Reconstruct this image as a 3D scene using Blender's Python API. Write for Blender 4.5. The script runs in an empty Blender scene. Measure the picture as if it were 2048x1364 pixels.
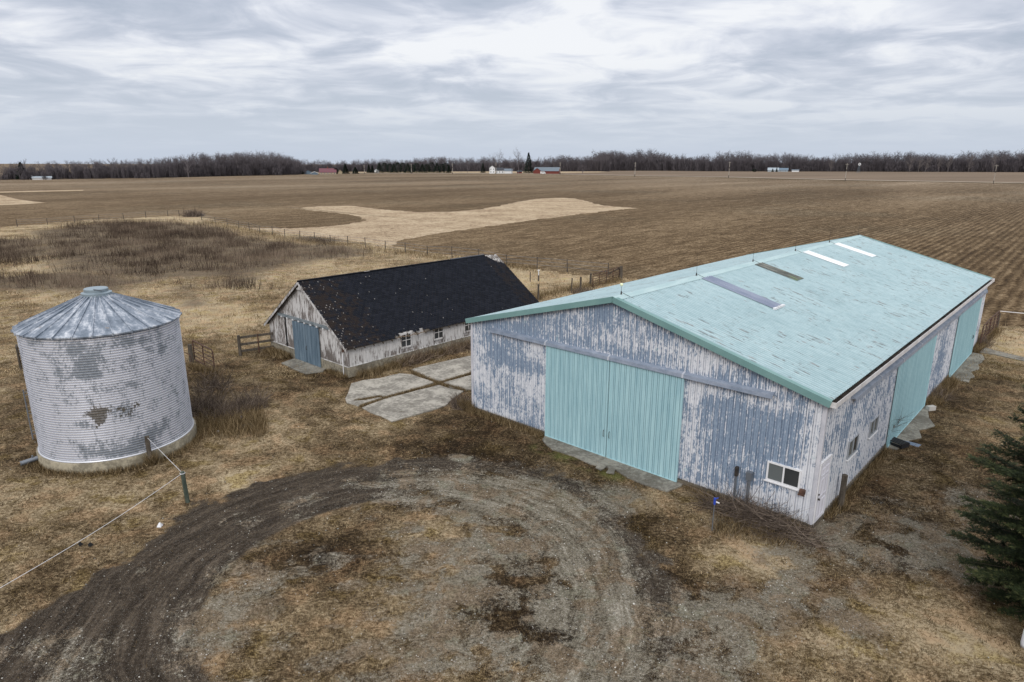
import bpy, math, random
import numpy as np
from mathutils import Vector
R = math.radians
rnd = random.Random(7)
rs = np.random.RandomState(11)

# ------------------------------------------------------------------ camera, light, sky
sc = bpy.context.scene
F, PITCH, ROLL, CAMH = 1311.5, 0.2637, 0.0021, 10.99
cd = bpy.data.cameras.new("camera"); cam = bpy.data.objects.new("camera", cd)
sc.collection.objects.link(cam); sc.camera = cam
cd.sensor_width = 36.0; cd.lens = F / 2048 * 36.0; cd.clip_start = 0.1; cd.clip_end = 20000
cam.rotation_mode = 'XYZ'
cam.location = (0, 0, CAMH)
from mathutils import Matrix
cam.rotation_euler = (Matrix.Rotation(math.pi/2 - PITCH, 3, 'X') @ Matrix.Rotation(ROLL, 3, 'Z')).to_euler('XYZ')
sc.view_settings.view_transform = 'Standard'; sc.view_settings.look = 'None'
sc.view_settings.gamma = 1.0; sc.view_settings.exposure = 0.0
SUN_EL, SUN_AZ = R(36), R(186)          # azimuth measured clockwise from +Y
sd = bpy.data.lights.new("sun", 'SUN'); sd.energy = 1.5; sd.angle = R(24); sd.color = (1.0, 0.96, 0.9)
so = bpy.data.objects.new("sun", sd); sc.collection.objects.link(so)
sv = Vector((math.sin(SUN_AZ)*math.cos(SUN_EL), math.cos(SUN_AZ)*math.cos(SUN_EL), math.sin(SUN_EL)))
so.rotation_euler = sv.to_track_quat('Z', 'Y').to_euler()

# ------------------------------------------------------------------ node helpers
class T:
    def __init__(s, tree):
        s.t = tree
    def n(s, typ, **kw):
        nd = s.t.nodes.new(typ)
        for k, v in kw.items(): setattr(nd, k, v)
        return nd
    def l(s, a, b): s.t.links.new(a, b)
    def put(s, sock, v):
        if v is None: return
        if isinstance(v, bpy.types.NodeSocket): s.l(v, sock)
        elif sock.type == 'RGBA' and not isinstance(v, (int, float)): sock.default_value = (*v[:3], 1)
        elif sock.type == 'RGBA': sock.default_value = (v, v, v, 1)
        else: sock.default_value = v
    def math(s, op, a, b=None, c=None, clamp=False):
        nd = s.n('ShaderNodeMath', operation=op, use_clamp=clamp)
        s.put(nd.inputs[0], a); s.put(nd.inputs[1], b); s.put(nd.inputs[2], c)
        return nd.outputs[0]
    def mix(s, f, a, b, mode='MIX'):
        nd = s.n('ShaderNodeMix', data_type='RGBA', blend_type=mode)
        s.put(nd.inputs[0], f); s.put(nd.inputs[6], a); s.put(nd.inputs[7], b)
        return nd.outputs[2]
    def noise(s, vec, scale, detail=4, rough=.55, dist=0, col=False):
        nd = s.n('ShaderNodeTexNoise'); s.put(nd.inputs['Vector'], vec)
        s.put(nd.inputs['Scale'], scale); s.put(nd.inputs['Detail'], detail)
        s.put(nd.inputs['Roughness'], rough); s.put(nd.inputs['Distortion'], dist)
        return nd.outputs['Color' if col else 'Fac']
    def voro(s, vec, scale, feature='F1', out='Distance', rand=1):
        nd = s.n('ShaderNodeTexVoronoi', feature=feature); s.put(nd.inputs['Vector'], vec)
        s.put(nd.inputs['Scale'], scale); s.put(nd.inputs['Randomness'], rand)
        return nd.outputs[out]
    def map(s, vec, scale=(1, 1, 1), rot=(0, 0, 0), loc=(0, 0, 0)):
        nd = s.n('ShaderNodeMapping'); s.put(nd.inputs['Vector'], vec)
        nd.inputs['Scale'].default_value = scale; nd.inputs['Rotation'].default_value = rot
        nd.inputs['Location'].default_value = loc
        return nd.outputs[0]
    def ramp(s, f, stops, interp='LINEAR'):
        nd = s.n('ShaderNodeValToRGB'); s.put(nd.inputs[0], f)
        cr = nd.color_ramp; cr.interpolation = interp
        while len(cr.elements) < len(stops): cr.elements.new(.5)
        for e, (p, c) in zip(cr.elements, stops):
            e.position = p; e.color = (*c, 1) if isinstance(c, (tuple, list)) else (c, c, c, 1)
        return nd.outputs[0]
    def step(s, v, a, b):                      # smoothstep a..b
        nd = s.n('ShaderNodeMapRange', interpolation_type='SMOOTHSTEP')
        s.put(nd.inputs[0], v); nd.inputs[1].default_value = a; nd.inputs[2].default_value = b
        return nd.outputs[0]
    def attr(s, name, out='Fac'):
        nd = s.n('ShaderNodeAttribute', attribute_name=name); return nd.outputs[out]
    def obj(s): return s.n('ShaderNodeTexCoord').outputs['Object']
    def pos(s): return s.n('ShaderNodeNewGeometry').outputs['Position']
    def sep(s, v):
        nd = s.n('ShaderNodeSeparateXYZ'); s.put(nd.inputs[0], v); return nd.outputs
    def comb(s, x, y, z):
        nd = s.n('ShaderNodeCombineXYZ'); s.put(nd.inputs[0], x); s.put(nd.inputs[1], y); s.put(nd.inputs[2], z)
        return nd.outputs[0]
    def bump(s, h, strength=.5, dist=.02, nrm=None):
        nd = s.n('ShaderNodeBump'); s.put(nd.inputs['Height'], h)
        nd.inputs['Strength'].default_value = strength; nd.inputs['Distance'].default_value = dist
        s.put(nd.inputs['Normal'], nrm)
        return nd.outputs[0]

def mat(name, color=(.5, .5, .5), rough=.8, metal=0, spec=.3, build=None):
    m = bpy.data.materials.new(name); m.use_nodes = True
    t = T(m.node_tree); b = m.node_tree.nodes['Principled BSDF']
    b.inputs['Base Color'].default_value = (*color, 1); b.inputs['Roughness'].default_value = rough
    b.inputs['Metallic'].default_value = metal; b.inputs['Specular IOR Level'].default_value = spec
    if build:
        r = build(t)
        for k, v in r.items(): t.put(b.inputs[k], v)
    return m

# ------------------------------------------------------------------ world: overcast cloud deck over a Nishita sky
w = bpy.data.worlds.new("World"); sc.world = w; w.use_nodes = True
wt = T(w.node_tree); bg = w.node_tree.nodes['Background']
sky = wt.n('ShaderNodeTexSky', sky_type='NISHITA'); sky.sun_disc = False
sky.sun_elevation = SUN_EL; sky.sun_rotation = SUN_AZ; sky.air_density = 1.2; sky.dust_density = 3
tc = wt.n('ShaderNodeTexCoord').outputs['Generated']
X, Y, Z = wt.sep(tc)
zc = wt.math('MAXIMUM', Z, 0.0)
den = wt.math('ADD', zc, 0.10)
cp = wt.comb(wt.math('DIVIDE', X, den), wt.math('DIVIDE', Y, den), 0.0)
cpm = wt.map(cp, (.75, 1.15, 1), (0, 0, .05), (5.4, 2.9, 0))
n1 = wt.noise(cpm, .62, 5, .55, .3)
n2 = wt.noise(wt.map(cp, (1.05, 1.05, 1), (0, 0, -.06), (9, 4, 2)), 1.7, 6, .56, .5)
n3 = wt.noise(wt.map(cp, (.35, .8, 1), (0, 0, .1), (1, 14, 2)), .8, 3, .5)
cl = wt.math('ADD', wt.math('MULTIPLY', n1, .34), wt.math('ADD', wt.math('MULTIPLY', n2, .46), wt.math('MULTIPLY', n3, .20)))
ccol = wt.ramp(cl, [(.41, (.47, .525, .63)), (.46, (.565, .61, .715)), (.495, (.68, .715, .81)), (.53, (.82, .845, .92)), (.575, (.97, .98, 1.01))])
low = wt.ramp(Z, [(0.0, (.60, .67, .79)), (.035, (.62, .69, .80)), (.12, (.64, .70, .80)), (1, (.7, .74, .82))])
lf = wt.step(Z, .0, .16)
ccol = wt.mix(wt.math('MULTIPLY', lf, .95), low, ccol)
skyb = wt.mix(1.0, sky.outputs[0], (.1, .1, .1), 'MULTIPLY')
full = wt.mix(.90, skyb, ccol)
up = wt.step(Z, .24, .60)                       # the deck is brighter towards the zenith
full = wt.mix(up, full, (1.20, 1.22, 1.27))
wt.l(full, bg.inputs[0]); bg.inputs[1].default_value = 1.0

# ------------------------------------------------------------------ mesh helpers
col = sc.collection
class MB:
    def __init__(s): s.v = []; s.f = []; s.m = []
    def add(s, vs, fs, m=0):
        k = len(s.v); s.v += [tuple(float(c) for c in v) for v in vs]
        for f in fs: s.f.append(tuple(i + k for i in f)); s.m.append(m)
        return s
    def box(s, x0, x1, y0, y1, z0, z1, m=0):
        v = [(x0, y0, z0), (x1, y0, z0), (x1, y1, z0), (x0, y1, z0), (x0, y0, z1), (x1, y0, z1), (x1, y1, z1), (x0, y1, z1)]
        return s.add(v, [(0, 3, 2, 1), (4, 5, 6, 7), (0, 1, 5, 4), (1, 2, 6, 5), (2, 3, 7, 6), (3, 0, 4, 7)], m)
    def bar(s, a, b, wd, h, m=0, up=(0, 0, 1)):          # box beam from a to b
        a = Vector(a); b = Vector(b); d = (b - a).normalized(); u = Vector(up)
        if abs(d.dot(u)) > .98: u = Vector((1, 0, 0))
        sx = d.cross(u).normalized() * wd / 2; sy = sx.cross(d).normalized() * h / 2
        v = [p + i * sx + j * sy for p in (a, b) for i, j in ((-1, -1), (1, -1), (1, 1), (-1, 1))]
        return s.add(v, [(0, 1, 2, 3), (7, 6, 5, 4), (0, 4, 5, 1), (1, 5, 6, 2), (2, 6, 7, 3), (3, 7, 4, 0)], m)
    def tube(s, a, b, r0, r1=None, n=8, m=0, caps=True):
        r1 = r0 if r1 is None else r1
        a = Vector(a); b = Vector(b); d = (b - a).normalized()
        u = Vector((0, 0, 1)) if abs(d.z) < .9 else Vector((1, 0, 0))
        e = d.cross(u).normalized(); g_ = d.cross(e)
        v = []
        for p, r in ((a, r0), (b, r1)):
            for i in range(n):
                t = 2 * math.pi * i / n; v.append(p + (e * math.cos(t) + g_ * math.sin(t)) * r)
        f = [(i, (i + 1) % n, n + (i + 1) % n, n + i) for i in range(n)]
        if caps: f += [tuple(range(n - 1, -1, -1)), tuple(range(n, 2 * n))]
        return s.add(v, f, m)
    def path(s, pts, r, n=6, m=0):
        for a, b in zip(pts[:-1], pts[1:]): s.tube(a, b, r, r, n, m)
        return s
    def lathe(s, prof, n=48, m=0, c=(0, 0)):
        v = []
        for r, z in prof:
            for i in range(n):
                t = 2 * math.pi * i / n; v.append((c[0] + r * math.cos(t), c[1] + r * math.sin(t), z))
        f = []
        for j in range(len(prof) - 1):
            for i in range(n): f.append((j * n + i, j * n + (i + 1) % n, (j + 1) * n + (i + 1) % n, (j + 1) * n + i))
        return s.add(v, f, m)
    def prism(s, poly, z0, z1, m=0):                    # poly in xy, ccw
        n = len(poly); v = [(x, y, z0) for x, y in poly] + [(x, y, z1) for x, y in poly]
        f = [tuple(range(n - 1, -1, -1)), tuple(range(n, 2 * n))] + [(i, (i + 1) % n, n + (i + 1) % n, n + i) for i in range(n)]
        return s.add(v, f, m)
    def build(s, name, mats, parent=None, smooth=False, loc=None):
        me = bpy.data.meshes.new(name); me.from_pydata(s.v, [], s.f)
        mats = mats if isinstance(mats, (list, tuple)) else [mats]
        for m in mats: me.materials.append(m)
        if len(mats) > 1: me.polygons.foreach_set('material_index', s.m)
        if smooth: me.polygons.foreach_set('use_smooth', [True] * len(s.f))
        me.update()
        o = bpy.data.objects.new(name, me); col.objects.link(o)
        if parent: o.parent = parent
        if loc: o.location = loc
        return o

def fast_mesh(name, V, Fc, mats, parent=None, attrs=None, midx=None, smooth=False):
    """V (n,3), Fc (m,k) constant k"""
    me = bpy.data.meshes.new(name); k = Fc.shape[1]
    me.vertices.add(len(V)); me.vertices.foreach_set('co', np.ascontiguousarray(V, np.float32).ravel())
    me.loops.add(Fc.size); me.loops.foreach_set('vertex_index', np.ascontiguousarray(Fc, np.int32).ravel())
    me.polygons.add(len(Fc)); me.polygons.foreach_set('loop_start', np.arange(0, Fc.size, k, dtype=np.int32))
    me.polygons.foreach_set('loop_total', np.full(len(Fc), k, np.int32))
    for m in (mats if isinstance(mats, (list, tuple)) else [mats]): me.materials.append(m)
    if midx is not None: me.polygons.foreach_set('material_index', midx.astype(np.int32))
    if smooth: me.polygons.foreach_set('use_smooth', np.ones(len(Fc), bool))
    me.update(calc_edges=True)
    for an, arr in (attrs or {}).items():
        a = me.attributes.new(an, 'FLOAT', 'POINT'); a.data.foreach_set('value', np.ascontiguousarray(arr, np.float32))
    o = bpy.data.objects.new(name, me); col.objects.link(o)
    if parent: o.parent = parent
    return o

def tag(o, label=None, cat=None, group=None, kind=None):
    if label: o['label'] = label
    if cat: o['category'] = cat
    if group: o['group'] = group
    if kind: o['kind'] = kind
    return o
def thing(name, label, cat, loc=(0, 0, 0), rz=0, group=None):
    o = bpy.data.objects.new(name, None); col.objects.link(o)
    o.location = loc; o.rotation_euler = (0, 0, rz); o.empty_display_size = .2
    return tag(o, label, cat, group)
def dup(root, loc, rz=None, label=None, scale=None):
    r = root.copy(); col.objects.link(r); r.location = loc
    if rz is not None: r.rotation_euler = (0, 0, rz)
    if label: r['label'] = label
    if scale: r.scale = scale if isinstance(scale, tuple) else (scale,) * 3
    for ch in list(root.children):
        c = ch.copy(); col.objects.link(c); c.parent = r
        for g2 in ch.children:
            d = g2.copy(); col.objects.link(d); d.parent = c
    return r

# survey: ground positions measured from the photograph (2048 px wide), z=0 plane
def at(px, py, z=0.0):
    a, b = px - 1024, py - 682
    u = math.cos(ROLL) * a + math.sin(ROLL) * b; v = -math.sin(ROLL) * a + math.cos(ROLL) * b
    c, s = math.cos(PITCH), math.sin(PITCH)
    d = (u / F, c - s * v / F, -s - c * v / F)
    t = (z - CAMH) / d[2]
    return (d[0] * t, d[1] * t)

# value-noise in numpy
_g = np.random.RandomState(3).rand(256, 256)
def vn(x, y):
    xi = np.floor(x).astype(int); yi = np.floor(y).astype(int); fx = x - xi; fy = y - yi
    fx = fx * fx * (3 - 2 * fx); fy = fy * fy * (3 - 2 * fy)
    a = _g[xi & 255, yi & 255]; b = _g[(xi + 1) & 255, yi & 255]; c = _g[xi & 255, (yi + 1) & 255]; d = _g[(xi + 1) & 255, (yi + 1) & 255]
    return (a * (1 - fx) + b * fx) * (1 - fy) + (c * (1 - fx) + d * fx) * fy
def fbm(x, y, s=1, o=4):
    r = 0; am = .5; t = 0
    for i in range(o):
        r = r + am * vn(x * s + 17.3 * i, y * s - 9.1 * i); t += am; am *= .5; s *= 2.03
    return r / t
def sstep(x, a, b):
    t = np.clip((x - a) / (b - a), 0, 1); return t * t * (3 - 2 * t)
def pip(x, y, poly):
    ins = np.zeros(x.shape, bool); n = len(poly)
    for i in range(n):
        x1, y1 = poly[i]; x2, y2 = poly[(i + 1) % n]
        if y1 == y2: continue
        c = ((y1 > y) != (y2 > y)) & (x < (x2 - x1) * (y - y1) / (y2 - y1) + x1); ins ^= c
    return ins
def sdist(x, y, poly):                       # signed distance, positive inside
    d = np.full(x.shape, 1e9); n = len(poly)
    for i in range(n):
        ax, ay = poly[i]; bx, by = poly[(i + 1) % n]; ex, ey = bx - ax, by - ay; L = ex * ex + ey * ey + 1e-9
        t = np.clip(((x - ax) * ex + (y - ay) * ey) / L, 0, 1)
        d = np.minimum(d, np.hypot(x - ax - t * ex, y - ay - t * ey))
    return np.where(pip(x, y, poly), d, -d)

# ------------------------------------------------------------------ layout constants
SB, STH, SW, SL, SE, SR = (9.325, 18.2345), 0.8259, 15.15, 29.2, 4.3, 6.31      # big shed
BB, BTH, BW, BL_, BE, BR_ = (-8.658, 33.187), 0.8391, 8.0, 15.38, 1.77, 4.66    # barn
SC, SRAD = (-15.856, 24.626), 2.683                                             # grain bin
def sl(x, y, z=0):                            # shed-local to world
    c, s = math.cos(STH), math.sin(STH); return (SB[0] + x * c - y * s, SB[1] + x * s + y * c, z)
def bl(x, y, z=0):
    c, s = math.cos(BTH), math.sin(BTH); return (BB[0] + x * c - y * s, BB[1] + x * s + y * c, z)

drive_px = [(-160, 1330), (0, 1262), (150, 1180), (300, 1080), (400, 1012), (520, 965), (640, 940), (750, 930), (870, 916), (1000, 924), (1110, 945),
            (1190, 980), (1250, 1045), (1300, 1110), (1345, 1190), (1380, 1290), (1400, 1400)]
DRIVE = [at(*p) for p in drive_px] + [(4.5, 8), (3, 5), (-16, 5)]
DC = (-3.3, 15.4)                             # centre of the turning loop
brush_px = [[(70, 462), (200, 446), (330, 443), (430, 455), (520, 478), (640, 490), (735, 500), (745, 512), (640, 522), (540, 545), (470, 575), (400, 560), (250, 562), (120, 540), (60, 490)],
            [(-200, 500), (0, 478), (110, 480), (125, 500), (60, 520), (-200, 530)], [(-200, 560), (0, 555), (180, 540), (330, 560), (230, 590), (60, 585), (-200, 590)],
            [(560, 478), (640, 470), (700, 482), (640, 495)], [(340, 560), (420, 570), (400, 610), (340, 600)]]
BRUSH = [[at(*p) for p in q] for q in brush_px]
gblobs = [(at(1590, 1185), 1.0, .8), (at(1700, 1120), 1.1, .6), (at(1810, 1060), 1.6, .6), (at(1450, 1240), 1.0, 1.2), (at(1900, 1130), 1.1, .5), (at(1960, 1010), 1.2, .5),
          (at(1650, 1058), .55, 1.6), (at(1452, 1052), .45, 1.0), (at(922, 917), .35, 1.2), (at(1530, 1065), .35, .7), (at(1700, 1250), .9, .35), (at(1240, 1000), .9, .8), (at(1440, 1330), 1.0, 1.2), (at(1560, 1110), .8, .4)]
tblobs = [(at(1450, 1120), 1.2, .6), (at(1600, 1340), 2.0, .35), (at(1900, 1300), 1.8, .35), (at(560, 860), 1.8, .4), (at(470, 960), 1.5, .5), (at(1000, 870), 1.5, .1), (at(200, 1010), 1.5, .3),
          (at(760, 860), 1.5, .2), (at(1480, 1080), .8, .4), (at(2020, 690), 3.5, .9), (at(1700, 1000), .8, .3), (at(1560, 1130), .8, .4), (at(330, 1110), .8, .4)]
dblobs = [(at(1880, 900), 4, .15), (at(1960, 780), 4, .15), (at(1750, 1010), 2.0, .2), (at(1250, 950), 2.0, .3), (at(1500, 1170), 1.5, .15), (at(900, 890), 2, .3),
          (at(1400, 1180), 1.2, .1), (at(1650, 1230), 2.0, .2)]
def ground_h(x, y):
    near = sstep(y, 90, 25)
    h = (fbm(x, y, .25, 3) - .5) * .10 + (fbm(x + 50, y, 1.6, 4) - .5) * .05 * (1 + sstep(y, 30, 60))
    rr = np.hypot(x - DC[0], y - DC[1]); dm = sstep(sdist(x, y, DRIVE), -.5, .6)
    ruts = -.028 * (np.exp(-((rr - 5.0) / .22) ** 2) + np.exp(-((rr - 6.5) / .22) ** 2) + .7 * np.exp(-((rr - 7.0) / .15) ** 2))
    h = h * (1 - .55 * dm) + dm * (ruts * (.6 + .8 * fbm(x, y, .8, 2)) + (fbm(x, y, 3.2, 3) - .5) * .02)
    # level at the buildings
    for (B, th, L_, W_) in ((SB, STH, SL, SW), (BB, BTH, BL_, BW)):
        c, s = math.cos(th), math.sin(th); lx = (x - B[0]) * c + (y - B[1]) * s; ly = -(x - B[0]) * s + (y - B[1]) * c
        d = np.hypot(np.maximum(np.maximum(-lx, lx - L_), 0), np.maximum(np.maximum(-ly, ly - W_), 0))
        h = h * sstep(d, .0, 3.0) 
    return h
def masks(x, y):
    sdv = sdist(x, y, DRIVE); rr = np.hypot(x - DC[0], y - DC[1])
    n1 = fbm(x, y, .7, 4); n2 = fbm(x + 31, y + 7, 1.7, 4); n3 = fbm(x - 11, y + 3, .3, 3)
    track = sstep(sdv + (n2 - .5) * 1.8, -.7, .6)
    ang = np.arctan2(y - DC[1], x - DC[0])
    right = sstep(np.cos(ang - .35), -.15, .75)
    # left/back arc is dark damp soil, right arc is pale packed gravel, the middle is thin turf over gravel
    ring = sstep(rr, 4.3, 5.3)
    grav = track * (right * (.50 + .50 * sstep(rr, 3.0, 5.0)) + (1 - right) * (ring * (.0 + .50 * sstep(n1, .50, .62)) ) + sstep(n2 * .6 + n1 * .4, .48, .60) * (1 - ring) * (.42 + .30 * right)) + .25 * track * sstep(.3 - abs(rr - 5.8) / 4, 0, .3) * right
    mid = track * sstep(6.0, 4.2, rr) if False else track * (1 - sstep(rr, 4.4, 6.2))
    grav = grav * (1 - mid * (1 - sstep(fbm(x * 1.0, y * 1.6, .9, 4), .44, .53)) * .95)
    grav = grav + mid * .55 * sstep(fbm(x + 60, y * 1.6, .9, 4), .52, .60)
    patch = sstep(np.exp(-((x - 2.6 + .5) ** 2 + (y - 13.5) ** 2) / 5), .2, .9) * track
    grav = np.clip(grav + patch * .12, 0, 1.2)
    dirt = track * np.clip((1 - right) * ring * 1.1 + .25 * ring * sstep(n1, .5, .6) + .75 * sstep(sdv, 1.3, .4), 0, 1)
    grav = grav * (.25 + .75 * sstep(sdv + (n1 - .5) * 1.5, .3, 1.5))
    for (c, r, a) in gblobs:
        dd = ((x - c[0]) ** 2 + (y - c[1]) ** 2) / r ** 2
        grav = grav + 1.5 * a * np.exp(-dd) * (.35 + 1.1 * sstep(n2, .44, .58))
    tan = .42 + (n3 - .5) * 1.3 + .55 * sstep(y, 33, 44) + (n1 - .5) * .6
    for (c, r, a) in tblobs: tan = tan + a * np.exp(-((x - c[0]) ** 2 + (y - c[1]) ** 2) / r ** 2)
    for (c, r, a) in dblobs: tan = tan - a * np.exp(-((x - c[0]) ** 2 + (y - c[1]) ** 2) / r ** 2)
    brush = np.zeros(x.shape)
    for q in BRUSH:
        ext = max(abs(p[1] - q[0][1]) for p in q) * .25
        brush = np.maximum(brush, sstep(sdist(x, y, q) + (n3 - .5) * 6, -1.2, 2.2))
    tan = tan - track * .02
    c, s = math.cos(STH), math.sin(STH); lx = (x - SB[0]) * c + (y - SB[1]) * s; ly = -(x - SB[0]) * s + (y - SB[1]) * c
    moss = np.exp(-((lx + 1.15) / .28) ** 2) * sstep(ly, 5.8, 6.6) * sstep(ly, 10.8, 9.9) * sstep(n2, .35, .55)
    return dict(gravel=np.clip(grav, 0, 1.3), dirt=dirt, tan=tan, brush=brush, moss=moss, track=track)

# ------------------------------------------------------------------ materials
def m_ground(t):
    P = t.pos()
    tan, gr, di, br, mo, tr = (t.attr(a) for a in ('tan', 'gravel', 'dirt', 'brush', 'moss', 'track'))
    warp = t.noise(P, 1.1, 3, .5, 0, True)
    Pw = t.n('ShaderNodeVectorMath', operation='MULTIPLY_ADD'); t.l(warp, Pw.inputs[0]); Pw.inputs[1].default_value = (.5, .5, 0); t.l(P, Pw.inputs[2]); Pw = Pw.outputs[0]
    nm = t.noise(Pw, 1.6, 5, .6); nf = t.noise(Pw, 9, 5, .65); nv = t.noise(P, 45, 4, .7)
    st = t.noise(t.map(Pw, (5, 26, 5), (0, 0, .5)), 1, 5, .7)
    blades = t.noise(t.map(Pw, (60, 14, 5), (0, 0, .9)), 1, 3, .7)
    nx_ = t.noise(P, 105, 3, .7)
    def cen(*prs):
        o = None
        for n_, g_ in prs:
            q = t.math('MULTIPLY', t.math('SUBTRACT', n_, .5), g_); o = q if o is None else t.math('ADD', o, q)
        return o
    v = t.math('ADD', cen((nm, 1.1), (nf, 1.7), (nv, 1.9), (st, 1.0), (blades, 1.0), (nx_, 1.3), (tan, .62)), .50)
    grass = t.ramp(v, [(0, (.013, .008, .004)), (.25, (.052, .034, .017)), (.48, (.127, .089, .050)), (.72, (.24, .180, .106)), (1.0, (.45, .365, .24))])
    hue = t.noise(Pw, .8, 4, .6)
    grass = t.mix(t.step(hue, .50, .62), grass, t.mix(1.0, grass, (1.03, .93, .88), 'MULTIPLY'))
    grass = t.mix(t.step(hue, .46, .36), grass, t.mix(1.0, grass, (1.04, 1.02, .80), 'MULTIPLY'))
    # scattered leaf litter and pale specks
    spk = t.step(t.noise(P, 60, 2, .6), .70, .76)
    grass = t.mix(t.math('MULTIPLY', spk, .55), grass, (.36, .30, .22))
    brc = t.ramp(t.math('ADD', t.math('MULTIPLY', nf, .5), t.math('MULTIPLY', st, .5)), [(.3, (.035, .025, .02)), (.6, (.10, .075, .055)), (.8, (.17, .125, .09))])
    grass = t.mix(t.math('MULTIPLY', br, .75), grass, brc)
    # wheel tracks: noise drawn out along the turning circle
    X, Y, Z = t.sep(P); dx = t.math('SUBTRACT', X, DC[0]); dy = t.math('SUBTRACT', Y, DC[1])
    rr = t.math('SQRT', t.math('ADD', t.math('MULTIPLY', dx, dx), t.math('MULTIPLY', dy, dy))); an = t.math('ARCTAN2', dy, dx)
    rr0 = rr; rr = t.math('ADD', rr, t.math('MULTIPLY', t.math('SUBTRACT', t.noise(P, .35, 3, .5), .5), .9))
    tv = t.comb(t.math('MULTIPLY', rr, 3.4), t.math('MULTIPLY', an, 2.6), 0.0)
    tn = t.noise(tv, 1, 5, .62, .25); tn2 = t.noise(t.comb(t.math('MULTIPLY', rr, 16), t.math('MULTIPLY', an, 9), 0.0), 1, 3, .6)
    ringm = t.math('MULTIPLY', tr, t.step(rr, 3.6, 4.8))
    tk = t.math('MULTIPLY', t.math('SUBTRACT', t.math('ADD', t.math('MULTIPLY', tn, .8), t.math('MULTIPLY', tn2, .4)), .6), ringm)
    dirtc = t.ramp(t.math('ADD', t.math('ADD', cen((nf, 1.0), (nv, 1.2), (nx_, .8)), .5), t.math('MULTIPLY', tk, 1.5)), [(.15, (.012, .008, .005)), (.5, (.046, .035, .025)), (.85, (.120, .094, .069))])
    dm = t.step(t.math('ADD', di, t.math('MULTIPLY', t.math('SUBTRACT', nf, .5), .9)), .3, .6)
    base = t.mix(dm, grass, dirtc)
    # gravel
    vc = t.voro(P, 34, out='Color'); vd = t.voro(P, 34)
    peb = t.n('ShaderNodeSeparateColor'); t.l(vc, peb.inputs[0])
    gv = t.math('ADD', t.math('ADD', cen((peb.outputs[0], .40), (nv, 1.1), (nf, .9), (nx_, .8), (nm, .4)), .52), t.math('MULTIPLY', tk, 1.5))
    gravc = t.ramp(gv, [(0, (.022, .017, .011)), (.28, (.085, .070, .050)), (.52, (.172, .152, .115)), (.78, (.255, .232, .185)), (1.0, (.44, .41, .35))])
    hb = t.noise(P, .9, 5, .62, .5); hg = t.noise(P, 1.3, 4, .6)
    warmg = t.mix(t.math('MULTIPLY', t.step(hb, .49, .58), .75), gravc, t.mix(1.0, gravc, (.86, .70, .58), 'MULTIPLY'))
    warmg = t.mix(t.step(hg, .55, .63), warmg, t.mix(1.0, warmg, (.96, 1.01, .98), 'MULTIPLY'))
    gmk = t.math('ADD', gr, cen((nf, 1.9), (nm, 1.3), (nv, 2.6), (nx_, 1.6), (hb, 1.4)))
    gmk = t.math('ADD', gmk, t.math('MULTIPLY', tk, 1.1))
    gm = t.math('MULTIPLY', t.step(gmk, .36, .80), t.step(gr, .04, .2))
    base = t.mix(t.math('MULTIPLY', gm, .9), base, warmg)
    whs = t.math('MULTIPLY', t.step(t.noise(P, 70, 2, .6), .64, .70), t.step(t.math('ADD', gr, t.math('MULTIPLY', di, .6)), .1, .4))
    base = t.mix(t.math('MULTIPLY', whs, .7), base, (.5, .49, .46))
    base = t.mix(t.math('MULTIPLY', mo, .6), base, t.mix(nv, (.07, .09, .02), (.18, .2, .05)))
    hgt = t.math('ADD', t.math('MULTIPLY', nf, .6), t.math('ADD', t.math('MULTIPLY', nv, .35), t.math('ADD', t.math('MULTIPLY', st, .3), t.math('MULTIPLY', tk, .45))))
    return {'Base Color': base, 'Normal': t.bump(hgt, .85, .07), 'Roughness': .95}
M_ground = mat('ground_cover', rough=.95, spec=.1, build=m_ground)

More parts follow.
